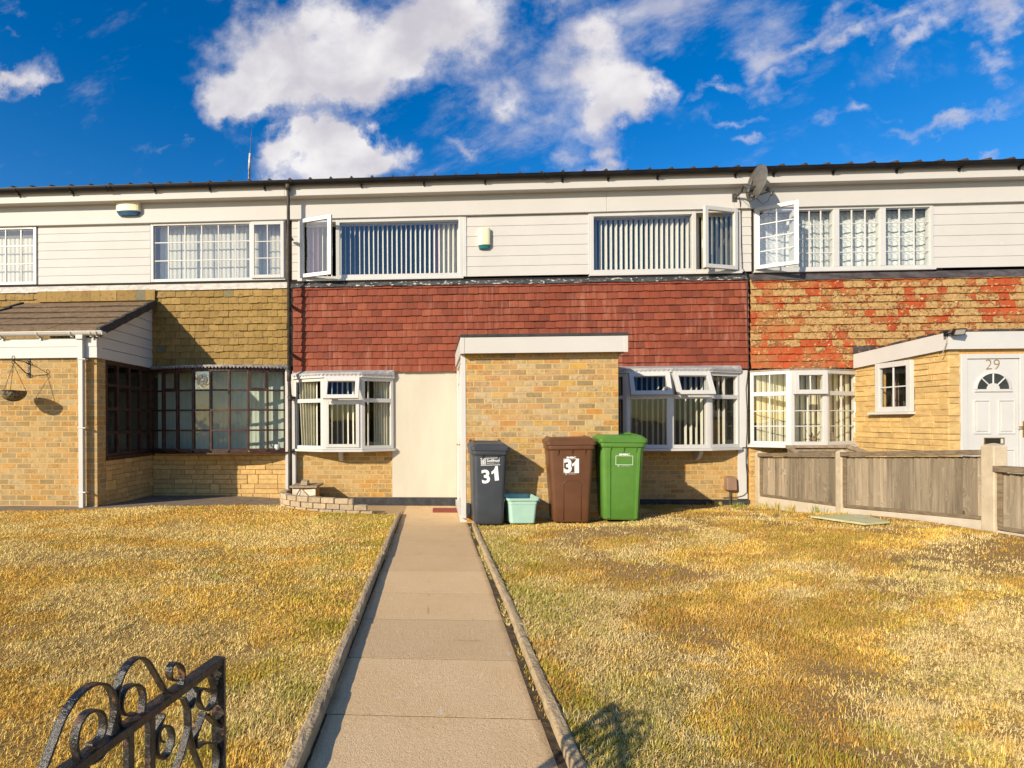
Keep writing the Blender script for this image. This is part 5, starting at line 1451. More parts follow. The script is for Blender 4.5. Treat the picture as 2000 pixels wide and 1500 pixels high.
def grass():
    rs = np.random.RandomState(5)
    def band(n, y0, y1, xl, xr):
        y = y0 + (y1 - y0) * rs.rand(n); x = xl + (xr - xl) * rs.rand(n)
        return x, y
    X, Y = [], []
    for n, y0, y1 in GRASS_BANDS:
        xl, xr = -.95 * y1 - .3, min(5.15, 1.13 * y1 + .3)
        x, y = band(n, y0, y1, xl, xr); X.append(x); Y.append(y)
    x = np.concatenate(X); y = np.concatenate(Y)
    edge = np.where(x < 0, -.535, .545)
    keep = ((x < -.528) | (x > .535)) & (x < 5.12)
    sx = np.array([p[0] for p in STRIP]); sy = np.array([p[1] for p in STRIP])
    lim = np.interp(x, sx, sy, right=8.1)
    # planter wall and slab apron cut the left lawn off
    px = np.array([-2.45, -2.2, -1.85, -1.45, -.95, -.5]); py = np.array([8.3, 7.97, 7.84, 7.72, 7.70, 7.72])
    lim = np.where(x > -2.4, np.interp(x, px, py), lim)
    keep &= (x > 0) | (y < lim + .03 * np.sin(x * 23) - .01)
    keep &= (x < 0) | (y < 8.90)
    keep &= ~((x > .55) & (x < 2.45) & (y > 6.9))              # bare earth beneath and behind the bins
    bare = fbm(x, y, 1.6, 40)
    br = np.clip((bare - np.where(y < 5, .455, .49)) / .1, 0, 1) * np.clip((x - .9) / .6, 0, 1)          # worn soil patches in the right lawn
    bl = np.clip((bare - .60) / .1, 0, 1) * (x < 0) * .5
    clump = fbm(x, y, 7., 60, 3)
    keep &= rs.rand(len(x)) > np.clip(br * .76 + bl - np.clip((clump - .58) * 5, 0, .8), 0, .9)
    # debris and seedlings in the gap beside the right edging
    jy = np.array([2.325, 2.325, 2.325, 3.53]); jn = 70
    jx = np.array([.11, .27, -.3, .05])[rs.randint(0, 4, jn)]; jj = jy[rs.randint(0, 4, jn)]
    ex = np.concatenate([.452 + .03 * rs.rand(2600), -.468 + .012 * rs.rand(700), jx + rs.normal(0, .028, jn)]); ey = np.concatenate([1.6 + 5.6 * rs.rand(2600), 1.6 + 6 * rs.rand(700), jj + rs.normal(0, .004, jn)])
    x = np.concatenate([x, ex]); y = np.concatenate([y, ey]); keep = np.concatenate([keep, fbm(ex, ey, 3.3, 8) > .5])
    bare = np.concatenate([bare, ex * 0]); clump = np.concatenate([clump, ex * 0 + .45])
    x, y = x[keep], y[keep]; n = len(x); bare = bare[keep]; clump = clump[keep]
    z = np.where(np.abs(x) < .5, .18 - .0189 * y - .008, lawn_z(x, y) - .004)
    far = np.clip((y - 1.7) / 6.5, 0, 1)
    dk = np.abs(x) - .53                                        # distance from the path edging
    green = np.clip(1.15 - dk / (.55 + .5 * fbm(x, y, 1.1, 21)), 0, 1) * np.clip((fbm(x, y, 3.1, 33) - .34) * 3.6, 0, 1)
    green = np.maximum(green, np.clip((y - 8.05) / .5, 0, 1) * (x > 2.4) * .7 * fbm(x, y, 2.7, 12))
    green = np.maximum(green, ((x < -.5) & (x > -1.6)) * np.clip((y - 6.6) / .9, 0, 1) * .95)
    green = np.maximum(green, np.clip((fbm(x, y, 2.3, 91) - .66) * 6, 0, .5))
    green = np.clip(green, 0, 1)
    pale = fbm(x, y, 2.1, 77); stripe = fbm(x * .55 + y * .8, y * 2. - x * 1.1, 1.3, 15)
    p = np.clip((.5 * pale + .5 * stripe - .46) * 11, 0, 1) * np.where(x > 0, 1., .8)
    straw = np.array([.95, .735, .33]); gold = np.array([.94, .61, .125]); brown = np.array([.46, .255, .06]); grn = np.array([.42, .40, .035]); dgr = np.array([.21, .25, .025])
    r1 = rs.rand(n)[:, None]
    pk = np.clip(p + rs.normal(0, .22, n), 0, 1)[:, None]
    c = gold * (1 - pk) + straw * pk
    bk = np.clip(np.clip((np.where(x > 0, .56, .50) - pale) * 6, 0, 1) * np.where(x > 0, 1.15, .45) + rs.normal(0, .18, n), 0, 1)[:, None]
    c = c * (1 - bk * .75) + brown * bk * .75
    c = c * np.where(x > .5, .88, 1.)[:, None]
    green = np.maximum(green, np.where(x > .5, .30, .10) * np.clip((fbm(x, y, 4.3, 52) - .40) * 4, 0, 1))
    isg = (rs.rand(n) < green * .78)[:, None]
    gc = grn * (1 - r1) + dgr * r1
    c = np.where(isg, gc * .75 + c * .25, c)
    c = np.minimum(c * (.72 + .58 * rs.rand(n))[:, None], .97)
    h = (.005 + .013 * rs.rand(n) ** 1.5) * (1 + .35 * np.clip((clump - .5) * 4, -.5, 1)) * (1 + .25 * far)
    h *= np.where(isg[:, 0], 1.1, 1.)
    w = (.0010 + .0011 * rs.rand(n)) * (1 + 1.7 * far)
    th = rs.rand(n) * 6.283
    # dead blades lie over, green ones stand
    lean = np.where(isg[:, 0], .35 + .5 * rs.rand(n), .15 + 1.0 * rs.rand(n))
    comb_ = np.array([math.cos(-.5), math.sin(-.5)])
    dx, dy = np.cos(th) + comb_[0] * .55, np.sin(th) + comb_[1] * .55
    l = np.hypot(dx, dy); dx, dy = dx / l, dy / l
    px_, py_ = -dy, dx
    # long dead blades in flattened tufts
    long_ = (rs.rand(n) < np.where(x > 0, .05 + .28 * p, .05 + .06 * p)) & ~isg[:, 0]
    h = np.where(long_, np.where(x > 0, .014 + .020 * rs.rand(n), .010 + .012 * rs.rand(n)), h); lean = np.where(long_, 1.05 + .35 * rs.rand(n), lean)
    cl = rs.randint(0, 1, n); gx, gy = np.floor(x / .16 + .5 * np.sin(y * 9)), np.floor(y / .16)
    hh = np.modf(np.abs(np.sin(gx * 12.9898 + gy * 78.233) * 43758.5453))[0] * 6.283
    th2 = hh + rs.normal(0, 1., n)
    dx = np.where(long_, np.cos(th2), dx); dy = np.where(long_, np.sin(th2), dy)
    px_, py_ = -dy, dx
    c = np.where(long_[:, None], straw * ((.62 + .34 * rs.rand(n)) * np.where(x > .5, .92, 1.))[:, None], c)
    V = np.empty((n, 5, 3))
    base = np.stack([x, y, z], 1); side = np.stack([px_, py_, np.zeros(n)], 1); fw = np.stack([dx, dy, np.zeros(n)], 1); up = np.array([0, 0, 1.])
    L = h * 1.5
    a1 = lean * .55; a2 = lean * 1.15
    mid = base + fw * (L * .5 * np.sin(a1))[:, None] + up * (L * .5 * np.cos(a1))[:, None]
    tip = mid + fw * (L * .6 * np.sin(a2))[:, None] + up * (L * .6 * np.cos(a2))[:, None]
    V[:, 0] = base - side * w[:, None]; V[:, 1] = base + side * w[:, None]
    V[:, 2] = mid + side * (w * .75)[:, None]; V[:, 3] = mid - side * (w * .75)[:, None]; V[:, 4] = tip
    me = bpy.data.meshes.new('grass')
    me.vertices.add(n * 5); me.vertices.foreach_set('co', V.reshape(-1).astype(np.float32))
    idx = np.arange(n)[:, None] * 5
    loops = np.concatenate([idx + np.array([0, 1, 2, 3]), idx + np.array([3, 2, 4])], 1).reshape(-1)
    me.loops.add(len(loops)); me.loops.foreach_set('vertex_index', loops.astype(np.int32))
    st = (np.arange(n)[:, None] * 7 + np.array([0, 4])).reshape(-1)
    me.polygons.add(2 * n); me.polygons.foreach_set('loop_start', st.astype(np.int32))
    me.update(calc_edges=True)
    ca = me.color_attributes.new('blade', 'FLOAT_COLOR', 'POINT')
    C4 = np.concatenate([np.repeat(c, 5, 0), np.ones((n * 5, 1))], 1)
    ca.data.foreach_set('color', C4.reshape(-1).astype(np.float32))
    m, t, b = newmat('grass_blades')
    a = t.new('ShaderNodeAttribute', attribute_name='blade')
    t.l.new(a.outputs['Color'], b.inputs['Base Color']); b.inputs['Roughness'].default_value = .8; b.inputs['Specular IOR Level'].default_value = .12
    tl = t.new('ShaderNodeBsdfTranslucent'); t.l.new(a.outputs['Color'], tl.inputs[0])
    mx = t.new('ShaderNodeMixShader'); mx.inputs[0].default_value = .15
    out = [q for q in t.n if q.type == 'OUTPUT_MATERIAL'][0]
    t.l.new(b.outputs[0], mx.inputs[1]); t.l.new(tl.outputs[0], mx.inputs[2]); t.l.new(mx.outputs[0], out.inputs[0])
    me.materials.append(m)
    o = bpy.data.objects.new('grass', me); COL.objects.link(o)
    tag(o, 'short parched yellow grass with greener strips beside the path edging', 'grass', kind='stuff')
GRASS_BANDS = [(300000, 1.6, 2.6), (290000, 2.6, 4.0), (240000, 4.0, 6.0), (220000, 6.0, 8.95)]
ground()
grass()

def weeds():
    def clump(name, label, x, y, n, h, green, seed):
        rnd = random.Random(seed); mb = MB(); z = float(lawn_z(x, y)) - .01
        for _ in range(n):
            a = rnd.uniform(0, 6.283); r = rnd.uniform(0, .09); l = rnd.uniform(.5, 1.) * h; b_ = rnd.uniform(.1, .8)
            bx, by = x + r * math.cos(a) * 1.6, y + r * math.sin(a) * .5
            d = Vector((math.cos(a), math.sin(a) * .6, 0)); s_ = Vector((-math.sin(a), math.cos(a), 0)) * .004
            p0 = Vector((bx, by, z)); p1 = p0 + d * l * .25 * b_ + Vector((0, 0, l * .6)); p2 = p1 + d * l * .5 * b_ + Vector((0, 0, l * .35))
            mb.add([p0 - s_, p0 + s_, p1 + s_ * .8, p1 - s_ * .8, p2], [(0, 1, 2, 3), (3, 2, 4)])
        mb.build(name, M['weed_g' if green else 'weed_y'], label=label, cat='weed', group='weeds along the fence and wall foot')
    M['weed_g'] = pmat('green_weed', (.17, .25, .04), (.28, .30, .06), 30., .7, island=.3)
    M['weed_y'] = pmat('yellow_weed', (.52, .40, .10), (.40, .36, .08), 30., .7, island=.3)
    for i, (px, py, g, h, l) in enumerate([(1440, 992, 1, .12, 'small green weed at the wall foot left of the fence end'), (1518, 996, 0, .16, 'yellow grass tuft at the foot of the first short fence panel'),
                                        (1545, 1000, 0, .17, 'bushy yellow green tuft under the middle of the short fence panel'), (1596, 1004, 1, .15, 'green grass tuft at the fence left of the middle concrete post'),
                                        (1645, 1008, 0, .08, 'reddish dry tuft at the foot of the middle concrete fence post'), (1466, 985, 0, .15, 'dry straw tuft against the concrete end post by the house'),
                                        (1395, 990, 0, .11, 'sparse straw tuft under the right bay window')]):
        d = ray(px, py); y = None
        # walk the sight line of the survey down to the lawn
        for k in range(400, 900):
            yy = k / 100.; p = Vector((0, 0, CZ)) + d * (yy / d.y)
            if p.z <= float(lawn_z(p.x, yy)): y = yy; break
        clump('grass_tuft', l, p.x, y or 8.6, 46, h, g, i)
weeds()

# ================================================================== loose things
def rrect(w, d, r, n=5):
    pts = []
    for cx, cy, a0 in ((w / 2 - r, d / 2 - r, 0), (-w / 2 + r, d / 2 - r, 90), (-w / 2 + r, -d / 2 + r, 180), (w / 2 - r, -d / 2 + r, 270)):
        for k in range(n + 1):
            a = R(a0 + 90 * k / n); pts.append((cx + r * math.cos(a), cy + r * math.sin(a)))
    return pts
def wheelie_bin(label, x, y, z, rot, mat, W0, W1, D0, D1, H, LH, kind, tilt=0., roll=0.):
    t = thing('wheelie_bin', label, 'wheelie bin', (x, y, z), 'wheelie bins by the porch')
    Mx = Matrix.Translation((x, y, z)) @ Matrix.Rotation(rot, 4, 'Z') @ Matrix.Rotation(roll, 4, 'Y') @ Matrix.Rotation(tilt, 4, 'X')
    def mk(): m = MB(); m.M = Mx; return m
    cy = lambda h: (D1 - D0) / 2 * (h / H) * .55            # front leans out a little more than the back
    ring = lambda w, d, r, h: [Vector((p[0], p[1] - cy(h), h)) for p in rrect(w, d, r)]
    L = lambda h: (W0 + (W1 - W0) * h / H, D0 + (D1 - D0) * h / H)
    mb = mk(); rings = [ring(W0 - .03, D0 - .03, .04, .0), ring(W0, D0, .05, .025)]
    for h in (.25, .5, .75, .9):
        w, d = L(H * h); rings.append(ring(w, d, .055, H * h))
    w, d = L(H * .93); rings += [ring(w, d, .055, H * .93), ring(w + .035, d + .035, .06, H * .935), ring(w + .04, d + .04, .06, H * .998)]
    mb.loft(rings); B = mb.build('body', mat, t, bevel=.004, smooth=False)
    for p in B.data.polygons: p.use_smooth = abs(p.normal.z) < .6
    # gussets under the rim
    mb = mk()
    for k in (-.28, .02, .30) if kind != 'g' else (-.22, .22):
        xg = W1 * k; yf = -L(H * .9)[1] / 2 - cy(H * .9)
        mb.add([(xg - .004, yf - .002, H * .86), (xg + .004, yf - .002, H * .86), (xg - .004, yf - .026, H * .934), (xg + .004, yf - .026, H * .934), (xg - .004, yf + .01, H * .934), (xg + .004, yf + .01, H * .934)],
               [(0, 1, 3, 2), (0, 2, 4), (1, 5, 3)])
    mb.build('rim_gusset', mat, t)
    yfr = lambda h: -L(h)[1] / 2 - cy(h)
    sl = (yfr(H * .9) - yfr(H * .1)) / (H * .8)
    place = lambda u, v, o=.003, ang=0.: Mx @ Vector((u * math.cos(ang) - v * math.sin(ang), yfr(0) + sl * (v * math.cos(ang) + u * math.sin(ang)) - o, v * math.cos(ang) + u * math.sin(ang)))
    nrm = (Mx.to_3x3() @ Vector((0, -1, sl))).normalized()
    # moulded front panel
    if kind == 'b':
        mb = mk(); wv = W0 * .235; h1 = H * .54
        out = [(-wv, .03)] + [(-wv, h1 - .06)] + [(-wv + .06 - .06 * math.cos(a), h1 - .06 + .06 * math.sin(a)) for a in np.linspace(.3, 1.57, 5)] + [(wv - .06 + .06 * math.sin(a), h1 - .06 + .06 * math.cos(a)) for a in np.linspace(0, 1.27, 5)] + [(wv, h1 - .06), (wv, .03)]
        mb.M = None
        mb.tube([place(u + .01, v, -.001) for u, v in out], .007, 6); mb.build('panel_moulding', mat, t, smooth=True)
    if kind == 'n':
        mb = mk(); mb.M = None
        for u, w_ in ((-W0 * .36, .05), (W0 * .40, .035)):
            k = .88
            mb.hexa([place(u - w_ / 2, .02, .012), place(u + w_ / 2, .02, .012), place(u + w_ / 2, .02, -.01), place(u - w_ / 2, .02, -.01),
                     place((u - w_ / 2) * 1.12, H * .92, .014), place((u + w_ / 2) * 1.12, H * .92, .014), place((u + w_ / 2) * 1.12, H * .92, -.01), place((u - w_ / 2) * 1.12, H * .92, -.01)])
        mb.build('front_rib', mat, t, bevel=.006)
    # lid
    w, d = W1 + .045, D1 + .05; yc = -cy(H) - .0
    lr = lambda w_, d_, r, h, dy=0: [Vector((p[0], p[1] + yc + dy, h - (p[1] < 0) * .0 - (.5 - p[1] / d_) * .022)) for p in rrect(w_, d_, r)]
    mb = mk(); z0 = H + .003 + .022
    mb.loft([lr(w + .012, d + .012, .05, z0 - .012), lr(w + .018, d + .02, .055, z0 + .03), lr(w - .02, d - .02, .05, z0 + .042), lr(w - .09, d - .10, .05, z0 + LH), lr(w - .13, d - .15, .04, z0 + LH + .004), lr(w - .16, d - .19, .04, z0 + LH - .012)])
    Ld = mb.build('lid', mat, t, bevel=.005)
    mb = mk()
    for s_ in (-1, 1):
        mb.tube([(s_ * w * .40, yc + d * .48, z0 - .03), (s_ * w * .40, yc + d * .52, z0 + LH + .005), (s_ * w * .40, yc + d * .57, z0 + .03)], [.022, .018, .018], 8)
        mb.tube([(s_ * w * .44, yc + d * .51, z0 + .03), (s_ * w * .36, yc + d * .51, z0 + .03)], .022, 8)
    mb.build('hinge', mat, Ld, smooth=True)
    mb = mk(); mb.tube([(-w * .42, yc + d * .57, H - .05), (-w * .42, yc + d * .62, H - .02), (w * .42, yc + d * .62, H - .02), (w * .42, yc + d * .57, H - .05)], .014, 8); mb.build('handle', mat, t, smooth=True)
    # wheels and axle at the back
    r = .10; yb = D0 / 2 + .02; mb = mk(); mb.tube([(-W1 / 2 - .02, yb, r), (W1 / 2 + .02, yb, r)], .011, 8); mb.build('axle', M['dishmetal'], t)
    for s_ in (-1, 1):
        mb = mk(); xa = s_ * (W0 / 2 + .035)
        mb.tube([(xa - .022, yb, r), (xa - .018, yb, r), (xa + .018, yb, r), (xa + .022, yb, r)], [r - .012, r, r, r - .012], 20); Wl = mb.build('wheel', M['rubber'], t)
        mb = mk(); mb.tube([(xa - .026, yb, r), (xa + .026, yb, r)], .045, 14); mb.build('hub', mat, Wl)
    return t, place, nrm, H
def bin_marks(t, place, nrm, cu, cv, boxw, boxh, number=None, numsize=None):
    mb = MB(); w, h, b = boxw / 2, boxh / 2, .0022
    V = lambda u, v: place(cu + u, cv + v, .0045, .0)
    for a, b_, c, d in ((-w, w, -h, -h + 2 * b), (-w, w, h - 2 * b, h), (-w, -w + 2 * b, -h + 2 * b, h - 2 * b), (w - 2 * b, w, -h + 2 * b, h - 2 * b)):
        mb.quad(V(a, c), V(b_, c), V(b_, d), V(a, d))
    mb.build('sticker_border', M['sticker'], t)
    text_mesh('SMBC', .05, lambda u, v: place(cu + u, cv + h + .016 + v, .004), nrm, 'lettering', M['sticker'], t, width=boxw * .62, height=.022, bold=.0022)
    text_mesh('recycle for', .02, lambda u, v: place(cu + u + .012, cv - h - .013 + v, .004), nrm, 'lettering', M['sticker'], t, width=boxw * .5, height=.011)
    mb = MB(); mb.tube([place(cu - boxw * .33 + .008 * math.cos(a), cv - h - .013 + .008 * math.sin(a), .005) for a in np.linspace(0, 6.283, 12)], .0018, 5, cap=False); mb.build('sticker_mark', M['sticker'], t)
    if number:
        text_mesh('3', .2, lambda u, v: place(cu - boxw * .225 + u, cv + v, .006), nrm, 'number', M['sticker'], t, width=boxw * .50, height=boxh * .95, bold=.008)
        digit_one(t, lambda u, v: place(cu + boxw * .02 + u, cv - boxh * .475 + v, .006), boxw * .45, boxh * .95)
def digit_one(t, pl, w, h):
    P = [(.42, 0), (1., 0), (1., 1), (.66, 1), (.55, .86), (.36, .73), (.04, .64), (.04, .46), (.26, .50), (.42, .57)]
    mb = MB(); mb.add([pl(a * w, b * h) for a, b in P], [(0, 1, 9), (1, 2, 4, 9), (2, 3, 4), (9, 4, 5, 8), (8, 5, 6, 7)])
    mb.build('number', M['sticker'], t)

def bins():
    z = float(lawn_z(.72, 6.78))
    t, pl, nr, H = wheelie_bin('charcoal wheelie bin with white 31, standing beside the path edging', .675, 6.995, .115, R(2), M['bin_grey'], .365, .425, .42, .50, .93, .07, 'g', roll=R(.6))
    rot2 = lambda u, v, q, p, a: (u + q * math.cos(a) - p * math.sin(a), v + q * math.sin(a) + p * math.cos(a))
    text_mesh('3', .2, lambda q, p: pl(*rot2(-.052, .60, q, p, R(6)), .003), nr, 'number', M['sticker'], t, height=.172, width=.10, bold=.006)
    digit_one(t, lambda q, p: pl(*rot2(.025, .545, q, p, R(6)), .003), .088, .18)
    # council mark: crest block, two lines of lettering between rules
    mb = MB(); V = lambda u, v: pl(u, v, .0035); ox, oz = .0, .785
    ang = R(2.2); V = lambda u, v: pl(ox + u * math.cos(ang) - v * math.sin(ang), oz + v * math.cos(ang) + u * math.sin(ang), .0035)
    Q = lambda a, b, c, d: mb.quad(V(a, c), V(b, c), V(b, d), V(a, d))
    Q(-.122, .118, .040, .046); Q(-.117, .122, -.046, -.040)
    cx = -.083
    for a, b, c, d in ((-.03, -.024, -.032, .032), (.024, .03, -.032, .032), (-.024, .024, .026, .032), (-.024, .024, -.032, -.026), (-.004, .004, -.026, .026), (-.024, -.004, -.003, .003), (.004, .024, -.003, .003), (-.019, -.009, .008, .021), (.009, .019, .008, .021), (-.019, -.009, -.021, -.008), (.009, .019, -.021, -.008)):
        Q(cx + a, cx + b, c, d)
    mb.build('council_mark', M['sticker'], t)
    text_mesh('Solihull', .05, lambda u, v: V(.036 + u, .014 + v), nr, 'lettering', M['sticker'], t, width=.155, height=.036, bold=.0012)
    text_mesh('METROPOLITAN', .03, lambda u, v: V(.0 + u, -.020 + v), nr, 'lettering', M['sticker'], t, width=.085, height=.014)
    text_mesh('BOROUGH COUNCIL', .02, lambda u, v: V(.080 + u, -.020 + v), nr, 'lettering', M['sticker'], t, width=.068, height=.010)
    t, pl, nr, H = wheelie_bin('brown wheelie bin with white 31 in a frame, between teal box and green bin', 1.745, 7.165, .122, R(-5), M['bin_brown'], .45, .555, .50, .60, .985, .075, 'b', roll=R(-.8))
    bin_marks(t, pl, nr, .0, .715, .185, .18, '31')
    t, pl, nr, H = wheelie_bin('green wheelie bin with an empty white label frame, rightmost of the bins', 2.365, 7.19, .150, R(-5), M['bin_green'], .43, .525, .50, .60, .985, .075, 'n', roll=R(.3))
    bin_marks(t, pl, nr, .02, .755, .205, .115)

def recycling_box():
    x, y, z = 1.09, 7.0, .125; rot = R(4)
    t = thing('recycling_box', 'pale teal open recycling box on the ground between the charcoal and brown bins', 'recycling box', (x, y, z))
    Mx = Matrix.Translation((x, y, z)) @ Matrix.Rotation(rot, 4, 'Z')
    rr = lambda w, d, r, h: [Vector((p[0], p[1], h)) for p in rrect(w, d, r)]
    mb = MB(); mb.M = Mx; H = .315
    mb.loft([rr(.30, .36, .03, 0), rr(.31, .37, .035, .012), rr(.348, .425, .035, H * .76), rr(.356, .433, .035, H * .765), rr(.362, .44, .035, H - .03), rr(.40, .475, .04, H - .028), rr(.41, .485, .04, H), rr(.395, .47, .04, H + .003), rr(.355, .43, .035, H - .01), rr(.30, .36, .03, .02)])
    mb.build('body', M['teal'], t, bevel=.003)
    mb = MB(); mb.M = Mx
    for s_ in (-1, 1):
        mb.tube([(s_ * .205, -.12, H - .01), (s_ * .225, -.12, H - .05), (s_ * .225, .12, H - .05), (s_ * .205, .12, H - .01)], .009, 8)
    mb.build('handle', M['teal'], t, smooth=True)

def fence():
    A, B = Vector((5.13, 8.84, 0)), Vector((5.285, 5.42, 0))
    posts = [0, atx_on(1645), 1.]
    t = thing('garden_fence', 'low weathered timber panel fence with concrete posts, right of the right lawn', 'fence', ((A + B) / 2)[:2] + (.1,))
    def pt(f, yoff=0): return A.lerp(B, f)
    rnd = random.Random(6)
    cz = [.885, .99, 1.135, 1.02]; gz = [.02, .16, .30, .33]
    f4 = 1. + 1.83 / (B - A).length
    F_ = posts + [f4]
    for k, f in enumerate(F_):
        p = pt(f); z1 = cz[k] + (.02 if k < 2 else .035); w = (.05, .05, .062, .06)[k]
        mb = MB(); mb.loft([[Vector((p.x + a * w, p.y + b * w, gz[k] - .4 if i == 0 else h)) for a, b in ((-1, -1), (1, -1), (1, 1), (-1, 1))] if i < 2 else [Vector((p.x + a * w * .15, p.y + b * w * .15, h)) for a, b in ((-1, -1), (1, -1), (1, 1), (-1, 1))] for i, h in enumerate((0, z1 - .025, z1 + (.005 if k < 2 else .0)))])
        mb.build('post', M['post'], t, bevel=.008)
    for k in range(3):
        fa, fb = F_[k], F_[k + 1]; a, b = pt(fa), pt(fb); L = (b - a).length
        fr = Fr((a.x, a.y), (b.x, b.y)); s0, s1 = .055, L - .06
        zt = (.885, .992, .90)[k]; zb = (.205, .315, .33)[k]; tilt = (.085, .10, .02)[k]
        if k == 1: zt = 1.0
        def P(s, z, d): q = fr.pt(s, z, d); return q
        zl = lambda s, z: z + tilt * (s / L - (0. if k else .0)) * 1.
        base0, base1 = (.205, .285) if k == 0 else (.285, .435) if k == 1 else (.36, .42)
        top0, top1 = (.875, .985) if k == 0 else (.985, 1.11) if k == 1 else (.96, 1.0)
        lin = lambda s, u, v: u + (v - u) * s / L
        mb = MB(); s = s0; d0 = 0.; i = 0
        while s < s1 - .02:
            w = rnd.uniform(.068, .105); e = min(s + w, s1); lap = -.013
            mb.hexa([P(s, lin(s, base0, base1) + .03, .012 + .016), P(e + lap, lin(e, base0, base1) + .03, .012 - .006), P(e + lap, lin(e, base0, base1) + .03, -.008), P(s, lin(s, base0, base1) + .03, -.004),
                     P(s, lin(s, top0, top1) - .065 + rnd.uniform(-.006, .006), .012 + .016), P(e + lap, lin(e, top0, top1) - .065, .012 - .006), P(e + lap, lin(e, top0, top1) - .065, -.008), P(s, lin(s, top0, top1) - .065, -.004)])
            s = e; i += 1
        pn = mb.build('fence_panel', M['fence_wood'], t)
        mb = MB(); mb.hexa([P(s0, base0 + .03, -.009), P(s1, base1 + .03, -.009), P(s1, base1 + .03, -.016), P(s0, base0 + .03, -.016), P(s0, top0 - .07, -.009), P(s1, top1 - .07, -.009), P(s1, top1 - .07, -.016), P(s0, top0 - .07, -.016)]); mb.build('backing', M['dark'], pn)
        mb = MB()
        def rail(z0a, z0b, h, d0, d1):
            mb.hexa([P(s0, z0a, d1), P(s1, z0b, d1), P(s1, z0b, d0), P(s0, z0a, d0), P(s0, z0a + h, d1), P(s1, z0b + h, d1), P(s1, z0b + h, d0), P(s0, z0a + h, d0)])
        rail(lin(s0, top0, top1) - .055, lin(s1, top0, top1) - .055, .055, -.03, .075)
        rail(lin(s0, base0, base1), lin(s1, base0, base1), .038, -.02, .036)
        mb.build('rail', M['rail_wood'], pn, bevel=.004)
        mb = MB(); mb.fbox(fr, s0, s0 + .045, lin(s0, base0, base1) + .04, lin(s0, top0, top1) - .057, .021, .04); mb.build('batten', M['rail_wood'], pn, bevel=.003)
        mb = MB(); mb.hexa([P(s0, gz[k] - .35, .028), P(s1, gz[k + 1] - .35, .028), P(s1, gz[k + 1] - .35, -.022), P(s0, gz[k] - .35, -.022), P(s0, base0 - .004, .028), P(s1, base1 - .004, .028), P(s1, base1 - .004, -.022), P(s0, base0 - .004, -.022)])
        mb.build('gravel_board', M['gravelboard'], t, bevel=.004)
def atx_on(px):
    d = ray(px, 900); k = d.x / d.y
    x0, y0, x1, y1 = 5.13, 8.84, 5.285, 5.42
    # point on the fence line seen at that bearing
    f = (k * y0 - x0) / ((x1 - x0) - k * (y1 - y0)); return f

